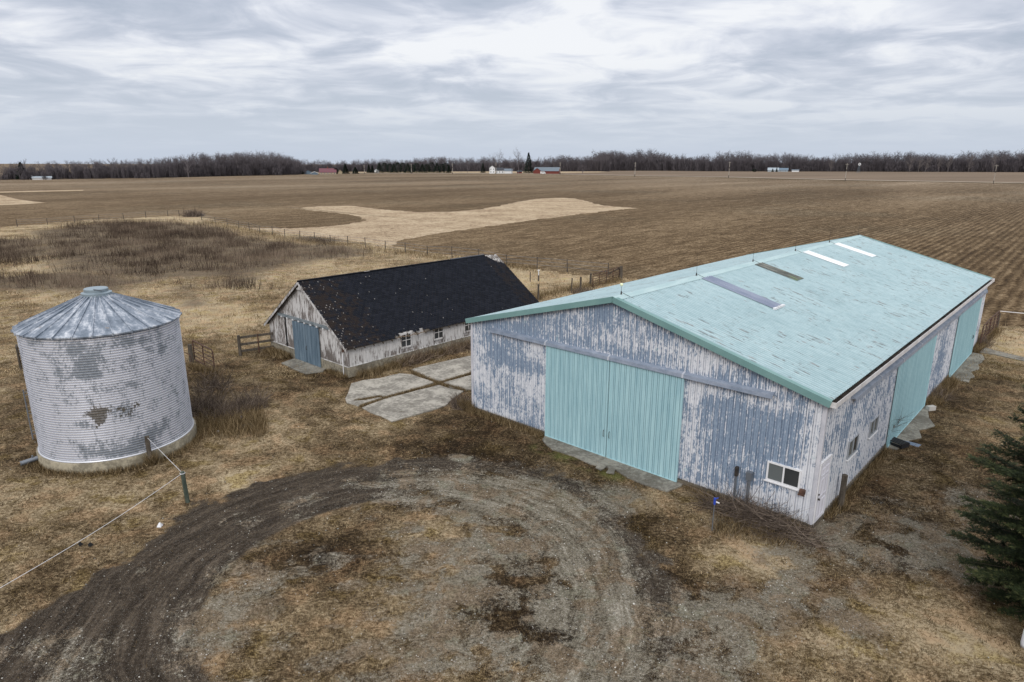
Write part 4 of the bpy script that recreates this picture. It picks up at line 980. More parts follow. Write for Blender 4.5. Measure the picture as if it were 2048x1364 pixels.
# shingle roof, laid as courses of tabs
def shingles(sign):
    r = random.Random(9 if sign > 0 else 10); V_ = []; Q_ = []; t_ = []; e_ = []; mi = []
    slope = math.hypot(BW / 2 + .28, (BR_ - BE) * (1 + .28 / (BW / 2))); cyy = (BW / 2 + .28) / slope; czz = (BR_ - BE) * (1 + .28 / (BW / 2)) / slope
    ns_ = int(slope / .15); x0, x1 = -.28, BL_ + .25; wt_ = .25
    for j in range(ns_):
        s0 = j * slope / ns_; s1 = (j + 1) * slope / ns_ + .04
        x = x0 - (j % 2) * wt_ / 2
        while x < x1:
            a, b = max(x0, x + .001), min(x1, x + wt_ - .001); jj_ = r.uniform(-.006, .006); xm = (a + b) / 2; x += wt_
            if b - a < .03: continue
            if xm > BL_ - .9 and s0 > slope - 1.1 and (xm - BL_ + 1.2) * 1.2 + (s0 - slope + 1.1) > 1.35 + r.uniform(-.2, .2): continue   # blown-off corner
            if sign > 0 and 2.9 < xm < 5.4 and s0 < .20 - .10 * abs(xm - 4.2) + r.uniform(-.05, .05): continue                                # broken eave
            def p(s, up_): y = -.28 + s * cyy; return (y if sign > 0 else BW - y), BE - (BR_ - BE) * .28 / (BW / 2) + s * czz + .06 + up_
            k = len(V_); ya, za = p(s0 + jj_, .024 + r.uniform(0, .006)); yb, zb = p(s1, .008)
            yc_, zc_ = p(s0 + jj_, -.004)
            c_ = .012
            V_ += [(a + c_, ya, za), (b - c_, ya, za), (b, yb, zb), (a, yb, zb), (b - c_, yc_, zc_), (a + c_, yc_, zc_)]; Q_ += [(k, k + 1, k + 2, k + 3), (k + 5, k + 4, k + 1, k)]; mi += [0, 0]
            tn = r.random(); ed = 1.0 * (xm < 2.3 + r.uniform(-1.2, .6)) + .6 * (xm > BL_ - 1.2)
            t_ += [tn] * 6; e_ += [min(1, ed)] * 6
            pr = .40 * math.exp(-max(0, xm + .1) / .8) + .05 * math.exp(-max(0, xm) / 4) + .25 * math.exp(-(slope - s0) / .25) * (xm < BL_ * .75) * .3 + .0008
            if r.random() < pr:
                sx = r.uniform(.012, .03); xx = a + r.uniform(0, .03); k = len(V_); y1_, z1_ = p(s0 - .012, .035); y2_, z2_ = p(s0 + .04, .045)
                V_ += [(xx, y1_, z1_), (xx + sx * 1.5, y1_, z1_), (xx + sx * 1.5, y2_, z2_), (xx, y2_, z2_)]; Q_.append((k, k + 1, k + 2, k + 3)); mi.append(1); t_ += [1] * 4; e_ += [0] * 4
    Q_ = np.array(Q_); Q_ = Q_ if sign > 0 else Q_[:, ::-1]
    return fast_mesh('roof_slope', np.array(V_), Q_, [M_shing, M_chip], barn, {'tint': np.array(t_), 'edge': np.array(e_)}, np.array(mi))
for s_ in (1, -1):
    rf = shingles(s_)
    ys_ = (-.26, BW / 2) if s_ > 0 else (BW + .26, BW / 2)
    def dz_(y): return BE + (BR_ - BE) * ((y if s_ > 0 else BW - y) / (BW / 2))
    # deck boards under the shingles, short of the torn eave
    mb = MB()
    for i in range(18):
        t0, t1 = i / 18, (i + 1) / 18; ya = ys_[0] + (ys_[1] - ys_[0]) * t0; yb = ys_[0] + (ys_[1] - ys_[0]) * t1
        segs = [(-.24, BL_ + .2)]
        if s_ > 0 and i == 0: segs = [(-.24, 3.1), (5.2, BL_ + .2)]
        if s_ > 0 and i == 1: segs = [(-.24, 3.4), (3.45, 4.9), (4.95, BL_ + .2)]
        if i > 14: segs = [(-.24, BL_ - .1 - .12 * (i - 14))]
        for xa, xb in segs:
            P = [(xa, ya, dz_(ya)), (xb, ya, dz_(ya)), (xb, yb, dz_(yb)), (xa, yb, dz_(yb))]; mb.add([(a, b, c + .03) for a, b, c in P] + P, [(0, 1, 2, 3), (7, 6, 5, 4), (0, 4, 5, 1), (1, 5, 6, 2), (3, 2, 6, 7), (0, 3, 7, 4)])
    mb.build('roof_deck', M_timber, barn)
    for xg in (-.27, BL_ + .22):
        MB().bar((xg, ys_[0], dz_(ys_[0]) - .03), (xg, ys_[1], dz_(ys_[1]) - .03), .035, .12).build('rake_board', M_wood, barn)
MB().add([(BL_ - 1.0, BW / 2 - .02, BR_ + .05), (BL_ - .1, BW / 2 - .02, BR_ + .03), (BL_ + .22, BW / 2 - .75, BR_ - .52), (BL_ - .15, BW / 2 - .85, BR_ - .56), (BL_ - .4, BW / 2 - .6, BR_ - .38)], [(0, 4, 3, 2, 1)]).build('torn_underlay', mat('torn_underlay', build=m_paint((.07, .055, .045), (.48, .46, .44), (6, 6, 6), .47, .56)), barn)
for x in np.arange(.3, BL_, .61): MB().bar((x, -.30, BE - .26 + .01), (x, .0, BE - .04), .045, .09).build('rafter_tail', M_timber, barn)
mb = MB()
for i in range(9):
    x = 3.0 + .27 * i + rg.uniform(-.05, .05); mb.bar((x, -.28 + rg.uniform(0, .1), BE - .17 + rg.uniform(-.04, .03)), (x + .34, -.24 + rg.uniform(0, .1), BE - .15 + rg.uniform(-.05, .03)), .05, .025)
mb.build('broken_eave_board', mat('rotten_board', (.17, .12, .08), .9), barn)
MB().box(-.25, BL_ * .72, BW / 2 - .09, BW / 2 + .09, BR_ + .075, BR_ + .11).build('ridge_cap', M_shing, barn)
MB().box(BL_ * .72 + .1, BL_ - 1.0, BW / 2 - .05, BW / 2 + .05, BR_ + .085, BR_ + .135).build('ridge_board', mat('ridge_metal', (.07, .08, .10), .5), barn)
MB().box(4.1, 4.5, BW/2-.12, BW/2-.04, BR_+.105, BR_+.118).build('ridge_scrap', M_chip, barn)
MB().add([(-.20, BW / 2 - .15, BR_ - .10), (-.20, BW / 2 + .35, BR_ - .42), (-.2, BW / 2 - .5, BR_ - .42)], [(0, 1, 2)]).add([(-.10, BW / 2 - .15, BR_ - .10), (-.10, BW / 2 + .35, BR_ - .42), (-.1, BW / 2 - .5, BR_ - .42)], [(0, 2, 1)]).build('peak_hood', M_wood, barn)

# ================================================================== THE GRAIN BIN
bino = thing('grain_bin', 'round corrugated steel grain bin with cone roof on a concrete ring', 'grain bin', (*SC, 0))
RH, WH, AH = .42, 5.12, 6.30
MB().lathe([(SRAD + .10, -.2), (SRAD + .10, RH - .02), (SRAD + .07, RH), (SRAD - .1, RH)], 96).build('foundation_ring', M_ring, bino, True)
nr = 50; NT = 128; prof = []; 
for i in range(nr * 6 + 1):
    z = RH + (WH - RH) * i / (nr * 6); prof.append((SRAD + .017 * math.cos(i / 6 * 2 * math.pi) - .017, z))
pr = np.array(prof); th_ = np.arange(NT) / NT * 2 * np.pi
Rg = np.repeat(pr[:, 0][:, None], NT, 1); Zg = np.repeat(pr[:, 1][:, None], NT, 1); Tg = np.repeat(th_[None], len(pr), 0)
# a slight dent or two, as on an old bin
Rg = Rg - .018 * np.exp(-((Tg - R(250)) / .35) ** 2 - ((Zg - 3.2) / .7) ** 2)
P = np.stack([(Rg * np.cos(Tg)).ravel(), (Rg * np.sin(Tg)).ravel(), Zg.ravel()], 1)
a, b = np.meshgrid(np.arange(NT), np.arange(len(pr) - 1)); q_ = (b * NT + a).ravel(); q2 = (b * NT + (a + 1) % NT).ravel(); Q_ = np.stack([q_, q2, q2 + NT, q_ + NT], 1)
CA = math.atan2(-SC[1], -SC[0])           # bearing from bin to camera
ang = (Tg.ravel() - CA + math.pi) % (2 * math.pi) - math.pi; uu = ang * SRAD; zz = Zg.ravel()
bb_ = np.zeros(len(uu)); rr_ = np.zeros(len(uu))
for (u0, z0, su, sz, am) in [(-.75, 3.95, .45, .35, 1.2), (-1.0, 4.75, .5, .3, .8), (-.55, 4.2, .4, .5, .6), (-.6, 3.75, .5, .15, 1), (.75, 4.75, .7, .22, .9), (1.9, 4.2, .25, .6, .6), (1.5, 4.6, .3, .3, .6), (.9, 3.9, .5, .3, .5), (-1.7, 3.8, .25, .5, .6),
                             (.7, 3.1, .9, .3, .5), (-.5, 3.1, .4, .2, .5), (.6, .85, .45, .35, 1.2), (1.4, 1.1, .6, .3, .9), (-.3, .65, .5, .25, 1.0), (-1.0, .8, .5, .3, .6), (.2, .7, .3, .2, .8), (2.0, 1.4, .4, .3, .5), (-1.1, 1.9, .3, .2, .7), (.3, 2.1, .4, .3, .9), (-1.5, 2.6, .3, .4, .3), (-1.5, 4.9, 1.5, .3, .4), (.2, 4.9, .6, .2, .3)]:
    bb_ += am * np.exp(-((uu - u0) / su) ** 2 - ((zz - z0) / sz) ** 2)
for (u0, z0, su, sz, am) in [(-.62, 2.25, .28, .30, 1.0), (-.35, 2.35, .2, .25, .7), (-.95, 2.3, .2, .12, .8), (-.55, 1.95, .22, .2, .9), (.35, 2.05, .35, .14, .75), (.65, 2.35, .14, .2, .8), (.25, 2.3, .2, .1, .6)]:
    rr_ += am * np.exp(-((uu - u0) / su) ** 2 - ((zz - z0) / sz) ** 2)
fast_mesh('bin_wall', P, Q_, M_bin, bino, {'bias': bb_, 'rust': rr_, 'u': uu + 30, 'h': zz, 'groove_shade': np.repeat((np.cos(np.arange(len(pr)) / 6 * 2 * np.pi + .9) < -.30) * 1.0, NT)}, smooth=True)  # last attribute marks where corrugation shade is painted
MB().lathe([(SRAD - .02, RH + .0), (SRAD + .045, RH + .005), (SRAD + .045, RH + .035), (SRAD, RH + .06)], 96).build('base_angle', mat('base_angle_steel', (.6, .61, .65), .4, .5), bino, True)
# cone roof: flat segments with raised seams
n = 28; mb = MB(); r0, r1 = SRAD + .10, .40; z0, z1 = WH + .03, AH - .12
for i in range(n):
    a0 = 2 * math.pi * i / n; a1 = 2 * math.pi * (i + 1) / n; am = (a0 + a1) / 2
    v = [(r0 * math.cos(a0), r0 * math.sin(a0), z0), (r0 * math.cos(a1), r0 * math.sin(a1), z0), (r1 * math.cos(a1), r1 * math.sin(a1), z1), (r1 * math.cos(a0), r1 * math.sin(a0), z1)]
    mb.add(v, [(0, 1, 2, 3)]); mb.add([(x, y, z) for x, y, z in v[:2]] + [(v[1][0] * .998, v[1][1] * .998, z0 - .05), (v[0][0] * .998, v[0][1] * .998, z0 - .05)], [(3, 2, 1, 0)])
    mb.add([(SRAD * .98 * math.cos(t), SRAD * .98 * math.sin(t), z0 - .02) for t in (a0, a1)] + [(v[1][0] * .995, v[1][1] * .995, z0 - .045), (v[0][0] * .995, v[0][1] * .995, z0 - .045)], [(0, 1, 2, 3)])
rf = mb.build('bin_roof', M_binroof, bino)
mb = MB()
for i in range(n):
    a0 = 2 * math.pi * i / n; mb.bar((r0 * math.cos(a0), r0 * math.sin(a0), z0 + .01), (r1 * math.cos(a0), r1 * math.sin(a0), z1 + .012), .035, .055)
    mb.box(r0 * math.cos(a0) - .02, r0 * math.cos(a0) + .02, r0 * math.sin(a0) - .02, r0 * math.sin(a0) + .02, z0 - .06, z0 + .04)
mb.build('roof_seam', M_binroof, rf)
MB().lathe([(.52, z1 - .06), (.52, z1 + .06), (.44, z1 + .09), (.40, z1 + .09)], 32).build('collar', M_bincap, bino)
MB().lathe([(.41, z1 + .08), (.41, z1 + .20), (.385, z1 + .225), (0, z1 + .235)], 32).build('lid', M_bincap, bino)
MB().bar((.15, -.40, z1 + .24), (.42, -.22, z1 + .16), .05, .02).build('lid_latch', M_steel, bino)
def pol(u, z, dr=0): a = CA + u; return ((SRAD + dr) * math.cos(a), (SRAD + dr) * math.sin(a), z)
La = -1.47
mb = MB()
for du in (-.07, .07): mb.bar(pol(La + du, 1.0, .12), pol(La + du, 2.85, .12), .03, .03)
for z in np.arange(1.1, 2.85, .3): mb.bar(pol(La - .07, z, .12), pol(La + .07, z, .12), .02, .02)
for z in (1.2, 2.0, 2.75): mb.bar(pol(La - .07, z, 0), pol(La - .07, z, .12), .02, .02).bar(pol(La + .07, z, 0), pol(La + .07, z, .12), .02, .02)
mb.build('ladder', M_steel, bino)
mb = MB().tube(pol(-1.38, .28, -.1), pol(-1.38, .20, .62), .085, .085, 14); mb.tube(pol(-1.38, .20, .62), pol(-1.38, .199, .64), .10, .10, 14)
mb.tube(pol(-1.38, .28, .25), pol(-1.38, .40, .25), .03, .03, 8); mb.build('auger_pipe', M_steel, bino)
mb = MB().bar(pol(-1.52, 3.7, .05), pol(-1.52, 4.55, .05), .5, .06, up=(math.cos(CA - 1.52), math.sin(CA - 1.52), 0)); mb.build('hatch', M_timber, bino)

# ================================================================== FENCES, GATES, POSTS
def gz(x, y): return float(ground_h(np.array([x]), np.array([y]))[0])
def gp(px, py): x, y = at(px, py); return x, y, gz(x, y)
def hpx(px, base, top): return (base - top) * mpp(px, base) * 1.04
def fence(name, label, posts, h, rad, wires, m=M_timber, steel=()):
    P = [at(*p) for p in posts]; o = thing(name, label, 'fence', (*P[0], 0)); x0, y0 = P[0]
    r = random.Random(len(posts)); tops = []
    for i, (x, y) in enumerate(P):
        hh = h * r.uniform(.85, 1.1); lx, ly = r.uniform(-.05, .05), r.uniform(-.05, .05); z = gz(x, y)
        a = (x - x0, y - y0, z - .2); b = (x - x0 + lx, y - y0 + ly, z + hh); tops.append((a, b))
        MB().tube(a, b, rad * r.uniform(.8, 1.2), rad * .85, 7).build('post', m, o)
    for wz in wires:
        pts = [tuple(Vector(a).lerp(Vector(b), (.2 + wz * h) / (h + .2))) for a, b in tops]
        MB().path(pts, .012, 4).build('wire', M_steel, o)
    return o
fence('wire_fence', 'wire fence with thin wooden posts along the edge of the tilled field', [(404, 441), (431, 447), (455, 452), (478, 457), (499, 461), (520, 467), (545, 470), (570, 475.5), (600, 477.5), (629, 480), (661, 485), (696, 490), (731, 495), (771, 499), (811, 505), (855, 511), (904, 516), (958, 522), (1013, 531), (1074, 538), (1134.6, 543), (1216, 553)], 1.3, .06, (.35, .65, .93))
fence('wire_fence', 'far wire fence running left behind the dark brush to the photo edge', [(35, 453), (95, 449), (150, 446), (198.5, 443), (247.5, 438), (292, 436), (336, 432), (359, 433), (385, 432)], 1.35, .07, (.4, .7, .93))
# lone posts behind the little barn
def lone_post(px, base, top, rad, label, name='fence_post', m=M_timber, lean=(0, 0), extra=None, group=None, h=None):
    x, y, z = gp(px, base); h = h or hpx(px, base, top); o = MB().tube((0, 0, -.3), (lean[0], lean[1], h * .985), rad, rad * .9, 9).tube((lean[0], lean[1], h * .985), (lean[0] * 1.02, lean[1] * 1.02, h), rad * .9, rad * .6, 9).build(name, m, None)
    o.location = (x, y, z); return tag(o, label, 'post', group)
G1 = 'posts in the grass behind the barns'
lone_post(1060.4, 563.5, 544, .05, 'thin post left of the white-topped post behind the black roof', group=G1)
lone_post(1077, 562, 541, .08, 'grey post with a white top behind the black-roofed barn', group=G1)
lone_post(1076.5, 600, 569, .08, 'tall brown post just past the far end of the black roof', group=G1)
lone_post(1142.5, 586, 557, .06, 'leaning weedy post between the black roof and the thick post', lean=(.05, 0), group=G1)
lone_post(1161, 581, 555, .1, 'thick dark post second to the left of the rusty tube gate', group=G1)
lone_post(1181, 571, 547, .11, 'weathered post at the hinge end of the rusty tube gate', group=G1)
def cap_on(px, base, top):
    x, y, z = gp(px, base); h = hpx(px, base, top); return tag(MB().tube((x, y, z + h), (x, y, z + h + .06), .11, .11, 10).box(x - .04, x + .04, y - .09, y - .075, z + h - .45, z + h).build('post_cap', M_white), 'white cap and strip on the grey post behind the barn', 'cap')
cap_on(1077, 562, 541)
bx_, by_, bz_ = gp(1241.5, 560); h = hpx(1241.5, 560, 533.6)
o = thing('corner_post', 'thick dark corner post with slanting brace beside the rusty gate', 'post', (bx_, by_, bz_))
MB().tube((0, 0, -.2), (0, 0, h), .17, .13, 10).build('post', M_timber, o); q_ = at(1216, 553); MB().bar((q_[0] - bx_, q_[1] - by_, .25), (-.05, .05, h - .15), .12, .12).build('brace', M_timber, o)
def tube_gate(label, p0, p1, h, bars, ups, m=M_rusty, r=.022, z0=.12):
    x0, y0, z_ = gp(*p0); x1, y1, _ = gp(*p1); o = thing('tube_gate', label, 'gate', (x0, y0, z_)); dx, dy = x1 - x0, y1 - y0
    P = lambda t, z: (dx * t, dy * t, z); c = .06
    MB().path([P(0, z0), P(0, h - .12), P(.03, h), P(.97, h), P(1, h - .12), P(1, z0), P(0, z0)], r * 1.3, 8).build('gate_frame', m, o)
    for i in range(1, bars): MB().tube(P(.0, z0 + (h - z0) * i / bars), P(1, z0 + (h - z0) * i / bars), r * .8, None, 6).build('rail', m, o)
    for i in range(1, ups + 1): MB().tube(P(i / (ups + 1), z0), P(i / (ups + 1), h), r * 1.15, None, 6).build('upright', m, o)
    return o
tube_gate('long rusty tube gate standing behind the ridge of the mint roof', (1185, 575), (1238, 559), 1.25, 5, 3, r=.034)
# gate by the bin
tube_gate('dark rusty tube gate standing open to the right of the grain bin', (390, 722), (430, 744), 1.25, 5, 1, r=.03)
lone_post(384, 726, 688, .13, 'thick rotten wooden post at the dark gate by the grain bin')
x, y, z = gp(380, 733); mb = MB(); rr = .42
for i in range(28):
    a0, a1 = i / 28 * 6.283, (i + 1) / 28 * 6.283; mb.tube((rr * math.cos(a0), 0, rr + rr * math.sin(a0)), (rr * math.cos(a1), 0, rr + rr * math.sin(a1)), .028, None, 6)
wh = mb.build('wheel_rim', M_rusty); wh.location = (x - .35, y, z - .03); wh.rotation_euler = (R(-12), 0, R(20)); tag(wh, 'rusty iron hoop leaning on the rotten post behind the bin', 'hoop')
# timber fence left of the little barn
p0 = gp(481, 711); p1 = gp(546, 699); p2 = bl(-.05, BW - .3); o = thing('timber_fence', 'short three-rail timber fence beside the little barn', 'fence', (p0[0], p0[1], p0[2]))
def rel(p, z): return (p[0] - p0[0], p[1] - p0[1], z)
for p, hh in ((p0, 1.25), (p1, 1.3)): MB().tube(rel(p, -.2), rel(p, hh), .09, .085, 10).build('post', M_timber, o)
for z in (.28, .68, 1.1): MB().bar(rel(p0, z), rel(p2, z + .02), .05, .14).build('rail', M_timber, o)
pm = ((p0[0] + p2[0]) / 2 + .1, (p0[1] + p2[1]) / 2); MB().bar(rel(pm, .05), rel(pm, 1.2), .06, .06).build('stake', M_rusty, o)
# gates at the far end of the shed
tube_gate('near rusty panel of the gate line past the far end of the pole barn', (1958, 698), (1974, 679), 1.45, 6, 1, r=.028)
tube_gate('far rusty panel of the gate line reaching the field edge', (1975, 678), (1991, 662), 1.4, 6, 1, r=.028)
lone_post(1992, 661, 627, .09, 'dark end post of the gate line beside the tilled field')
x0, y0, z0 = gp(1993, 660); o = thing('wire_fence', 'single pale wire running right from the gate end post', 'fence', (x0, y0, z0)); q_ = at(2200, 672); MB().path([(0, 0, 1.3), ((q_[0] - x0) * .5, (q_[1] - y0) * .5, 1.16), (q_[0] - x0, q_[1] - y0, 1.3)], .022).build('wire', M_white, o); MB().tube((q_[0] - x0, q_[1] - y0, -.2), (q_[0] - x0, q_[1] - y0, 1.35), .07).build('post', M_timber, o)
# posts in the yard
x, y, z = gp(302, 928); lone_post(302, 928, 868, .09, 'stout overgrown post standing against the front of the grain bin', m=M_timber, h=1.15)
A_ = (x, y, z + 1.1)
M_green = mat('mossy_post', build=m_paint((.035, .05, .04), (.085, .10, .08), (6, 6, 2)))
x, y, z = gp(376, 1002); lone_post(376, 1002, 940, .075, 'dark green leaning post tied with white string', m=M_green, lean=(-.07, .03), h=1.12); B_ = (x - .07, y + .03, z + 1.06)
lone_post(1680, 1018, 955, .10, 'fat grey post beside the right wall of the pole barn', h=1.25)
C_ = (*at(-60, 1190, 1.0), 1.0); D_ = (*at(0, 1176, 1.0), 1.0)
mb = MB(); pts = [Vector(B_).lerp(Vector(D_), i / 12) + Vector((0, 0, -.10 * math.sin(math.pi * i / 12))) for i in range(13)]
dd = (Vector(D_) - Vector(B_)); pts.append(Vector(D_) + dd * .5); mb.path([tuple(p) for p in pts], .0065, 5); mb.path([A_, B_], .0065, 5); mb.path([(B_[0] + .08 * math.cos(t), B_[1] + .08 * math.sin(t), B_[2]) for t in np.linspace(0, 6.28, 9)], .01, 5)
tag(mb.build('string', M_white), 'white string running from the grain bin over the green post', 'string')
for px_, py_, lb in ((160, 1095, 'dark rag hanging at the white string, farther from the bin'), (180, 1096, 'small dark rag near the white string, on its right')):
    q_ = gp(px_, py_); r_ = random.Random(px_); mb = MB()
    for i in range(4): a = r_.uniform(0, 3); mb.add([(q_[0] + r_.uniform(-.05, .05), q_[1], q_[2] + .02), (q_[0] + .1 * math.cos(a), q_[1] + .05, q_[2] + .06), (q_[0] + .02, q_[1] + .03, q_[2] + .16), (q_[0] - .06, q_[1] + .02, q_[2] + .10)], [(0, 1, 2, 3)])
    tag(mb.build('rag', M_dark), lb, 'rag')

# ---- small things in the yard
def crumple(name, px, py, w_, d_, h_, m, label, cat, seed, n=7, rot=0):
    r = np.random.RandomState(seed); gx, gy = np.meshgrid(np.linspace(-1, 1, n), np.linspace(-1, 1, n)); e = np.clip(1 - np.maximum(abs(gx), abs(gy)) ** 3, 0, 1)
    x = gx * w_ / 2 + r.uniform(-.1, .1, gx.shape) * w_ / n; y = gy * d_ / 2 + r.uniform(-.1, .1, gx.shape) * d_ / n; z = h_ * e * (.4 + .6 * r.rand(*gx.shape)) + .012
    V_ = np.stack([x.ravel(), y.ravel(), z.ravel()], 1); V2 = V_.copy(); V2[:, 2] = np.maximum(V2[:, 2] - .02, -.01)
    a, b = np.meshgrid(np.arange(n - 1), np.arange(n - 1)); q_ = (b * n + a).ravel(); Q_ = np.stack([q_, q_ + 1, q_ + n + 1, q_ + n], 1)
    o = fast_mesh(name, np.concatenate([V_, V2]), np.concatenate([Q_, Q_[:, ::-1] + n * n]), m); X_, Y_, Z_ = gp(px, py); o.location = (X_, Y_, Z_); o.rotation_euler = (0, 0, rot); return tag(o, label, cat)
crumple('tarp', 494, 853, .75, .5, .13, mat('black_plastic', (.028, .033, .042), .35), 'crumpled black plastic sheet at the edge of the scrub', 'plastic sheet', 3, 8, .5)
crumple('jug', 482, 838, .2, .16, .16, mat('blue_plastic', (.03, .10, .30), .4), 'small blue plastic jug lying behind the black sheet', 'jug', 4)
crumple('litter', 320, 1052, .13, .16, .14, M_white, 'white paper scrap on the grass near the green post', 'litter', 5)
crumple('litter', 436, 863, .12, .1, .08, M_white, 'white scrap lying in the scrub right of the grain bin', 'litter', 6)
crumple('slate_sheet', 1817, 886, .85, .35, .04, mat('slate_sheet', (.14, .18, .25), .4), 'slate blue metal sheet lying on the side apron', 'metal sheet', 7, 6, 2.3)
x, y, z = gp(1797, 893); mb = MB()
for i in range(4): mb.box(-.35, .35, -.22 + i * .13, -.14 + i * .13, .16, .19)
mb.box(-.35, -.31, -.24, .26, 0, .16).box(.31, .35, -.24, .26, 0, .16).box(-.31, .31, -.24, -.21, .02, .12).box(-.31, .31, .23, .26, .02, .12)
o = mb.build('crate', mat('black_crate', (.018, .018, .02), .6)); o.location = (x, y + .1, z + .03); o.rotation_euler = (0, 0, STH + 1.2); tag(o, 'black slatted crate beside the slate blue sheet', 'crate')
x, y, z = gp(1861, 820); o = MB().box(-.2, .2, -.1, .1, 0, .2).box(-.14, -.02, -.06, .06, .2, .204).box(.02, .14, -.06, .06, .2, .204).build('concrete_block', mat('pale_block', (.45, .43, .40), .9)); o.location = (x, y, z); o.rotation_euler = (0, 0, .3); tag(o, 'pale concrete block in the grass by the side door', 'block')
for i, (px_, py_, lb) in enumerate(((1203, 938, 'left broken paver lying at the foot of the big teal doors'), (1222, 945, 'right broken paver lying at the foot of the big teal doors'))):
    x, y, z = gp(px_, py_); o = MB().prism(ccw(densify([(-.2, -.13), (.2, -.12), (.22, .12), (-.18, .14)], .1, .02, i + 60)), 0, .05).build('paver', M_apron); o.location = (x, y, z + .045); o.rotation_euler = (R(4), R(-3), .8 + i * .5); tag(o, lb, 'paver')
x, y, z = gp(1424, 1062); o = thing('yard_hydrant', 'thin yard hydrant with blue head in front of the pole barn', 'hydrant', (x, y, z))
MB().tube((0, 0, 0), (0, 0, .95), .016).build('standpipe', M_steel, o); MB().tube((.0, 0, .92), (.0, 0, 1.13), .035, .038, 10).bar((0, 0, 1.10), (.10, -.02, 1.15), .03, .02).build('head', mat('hydrant_blue', (.03, .07, .42), .4), o); MB().tube((.04, 0, 1.0), (.14, -.02, .97), .022, None, 8).build('spout', M_white, o)
x, y, z = gp(2041, 1295); o = MB().lathe([(.0, .0), (.10, .0), (.115, .1), (.11, .45), (.07, .56), (.0, .59)], 16).build('white_bollard', M_white, None, True); o.location = (x + .12, y, z); tag(o, 'white rounded pipe cap at the right edge under the spruce', 'pipe')

# ================================================================== TWIGS, GRASS, WEEDS, STONES
def twig_tangle(name, label, cat, c, rx, ry, hgt, n, seed, up=.6, kind=None, m=M_twig, thick=.007, L=(.35, 1.0), rot=0):
    r = np.random.RandomState(seed); V_ = []; Q_ = []; t_ = []
    for i in range(n):
        a = r.rand() * 6.283; q_ = r.rand() ** .6; px_ = rx * q_ * math.cos(a); py_ = ry * q_ * math.sin(a); x = px_ * math.cos(rot) - py_ * math.sin(rot); y = px_ * math.sin(rot) + py_ * math.cos(rot)
        z = hgt * r.rand() ** 1.6 * (1 - q_ * q_ * .8) * (1 - up); p = Vector((x, y, z)); d = Vector((r.randn(), r.randn(), r.rand() * 2.2 * up + .05)).normalized(); Ls = r.uniform(*L) * (1 if r.rand() > .1 else 1.5); w0 = thick * r.uniform(.5, 1.6); tt = r.rand()
        for s in range(3):
            e = p + d * Ls / 3; u = d.cross(Vector((.2, -1, .5))).normalized(); k = len(V_); w1 = w0 * .72
            V_ += [p - u * w0, p + u * w0, e + u * w1, e - u * w1]; Q_.append((k, k + 1, k + 2, k + 3)); t_ += [tt] * 4; p = e; w0 = w1
            d = (d + Vector((r.randn(), r.randn(), r.randn() * .5)) * .25).normalized()
    o = fast_mesh(name, np.array(V_), np.array(Q_), m, None, {'tint': np.array(t_)}); o.location = c; return tag(o, label, cat, None, kind)
def bush(name, label, px, py, rad, h, n, seed, **kw):
    x, y, z = gp(px, py); return twig_tangle(name, label, 'bush', (x, y, z), rad, rad, h, n, seed, up=.9, L=(h * .35, h * .75), **kw)
x, y, z = gp(1520, 1048)
twig_tangle('brush_pile', 'tangled pile of bare brown twigs against the wall under the window', 'brush pile', (x, y, z), 2.0, .5, .7, 950, 3, up=.25, rot=STH + math.pi / 2, thick=.007, L=(.4, 1.2))
x, y, z = gp(1545, 1022)
twig_tangle('vine', 'thin bare bush climbing the wall below the office window', 'bush', (x - .15, y, z), .8, .25, .9, 500, 5, up=.8, rot=STH + math.pi / 2, thick=.005, L=(.3, .8))
bush('bare_bush', 'leafless brown bush close against the right side of the grain bin', 408, 822, .8, 1.9, 420, 11)
bush('bare_bush', 'leafless bush just left of the black plastic sheet', 452, 835, .9, 1.3, 520, 12)
bush('bare_bush', 'leafless bush behind the black plastic sheet', 500, 815, .8, 1.3, 460, 13)
bush('bare_bush', 'sparse leafless bush between the bin and the dark gate', 425, 775, .9, 1.5, 240, 14)
bush('bare_bush', 'low leafless bush by the left corner of the pole barn', 925, 812, .6, .9, 420, 15)
bush('bare_bush', 'dark round bush at the far corner of the fence line', 387, 433, 2.0, 2.2, 500, 16, thick=.03)
bush('bare_bush', 'dry bush between the two side doors of the pole barn', 1866, 795, .7, .9, 420, 17)
bush('bare_bush', 'dry bush at the far corner of the pole barn by the gates', 1957, 690, .7, 1.2, 420, 18)
bush('bare_bush', 'weedy scrub grown up around the thick post left of the rusty gate', 1168, 586, 1.2, .9, 420, 19, thick=.012)
x, y, z = sl(9.1, -.10)
twig_tangle('vine', 'thin bare vine on the near side door of the pole barn', 'vine', (x, y, .6), .9, .04, 1.6, 70, 21, up=.7, rot=STH, thick=.006, L=(.4, .9))
BM = [((4.4, -.25), 1.5, 'clump of dry weeds at the barn foundation under the broken eave'), ((7.6, -.35), 1.6, 'clump of dry weeds at the barn foundation below the second window'), ((10.2, -.35), 1.6, 'clump of dry weeds at the barn foundation nearest the pole barn')]
for i, ((u, v), rad, lb) in enumerate(BM):
    x, y, z = bl(u, v - .25); twig_tangle('weed_clump', lb, 'weeds', (x, y, 0), rad, .35, .9, 520, 30 + i, up=.85, rot=BTH, thick=.011, L=(.3, .85), m=M_weed)

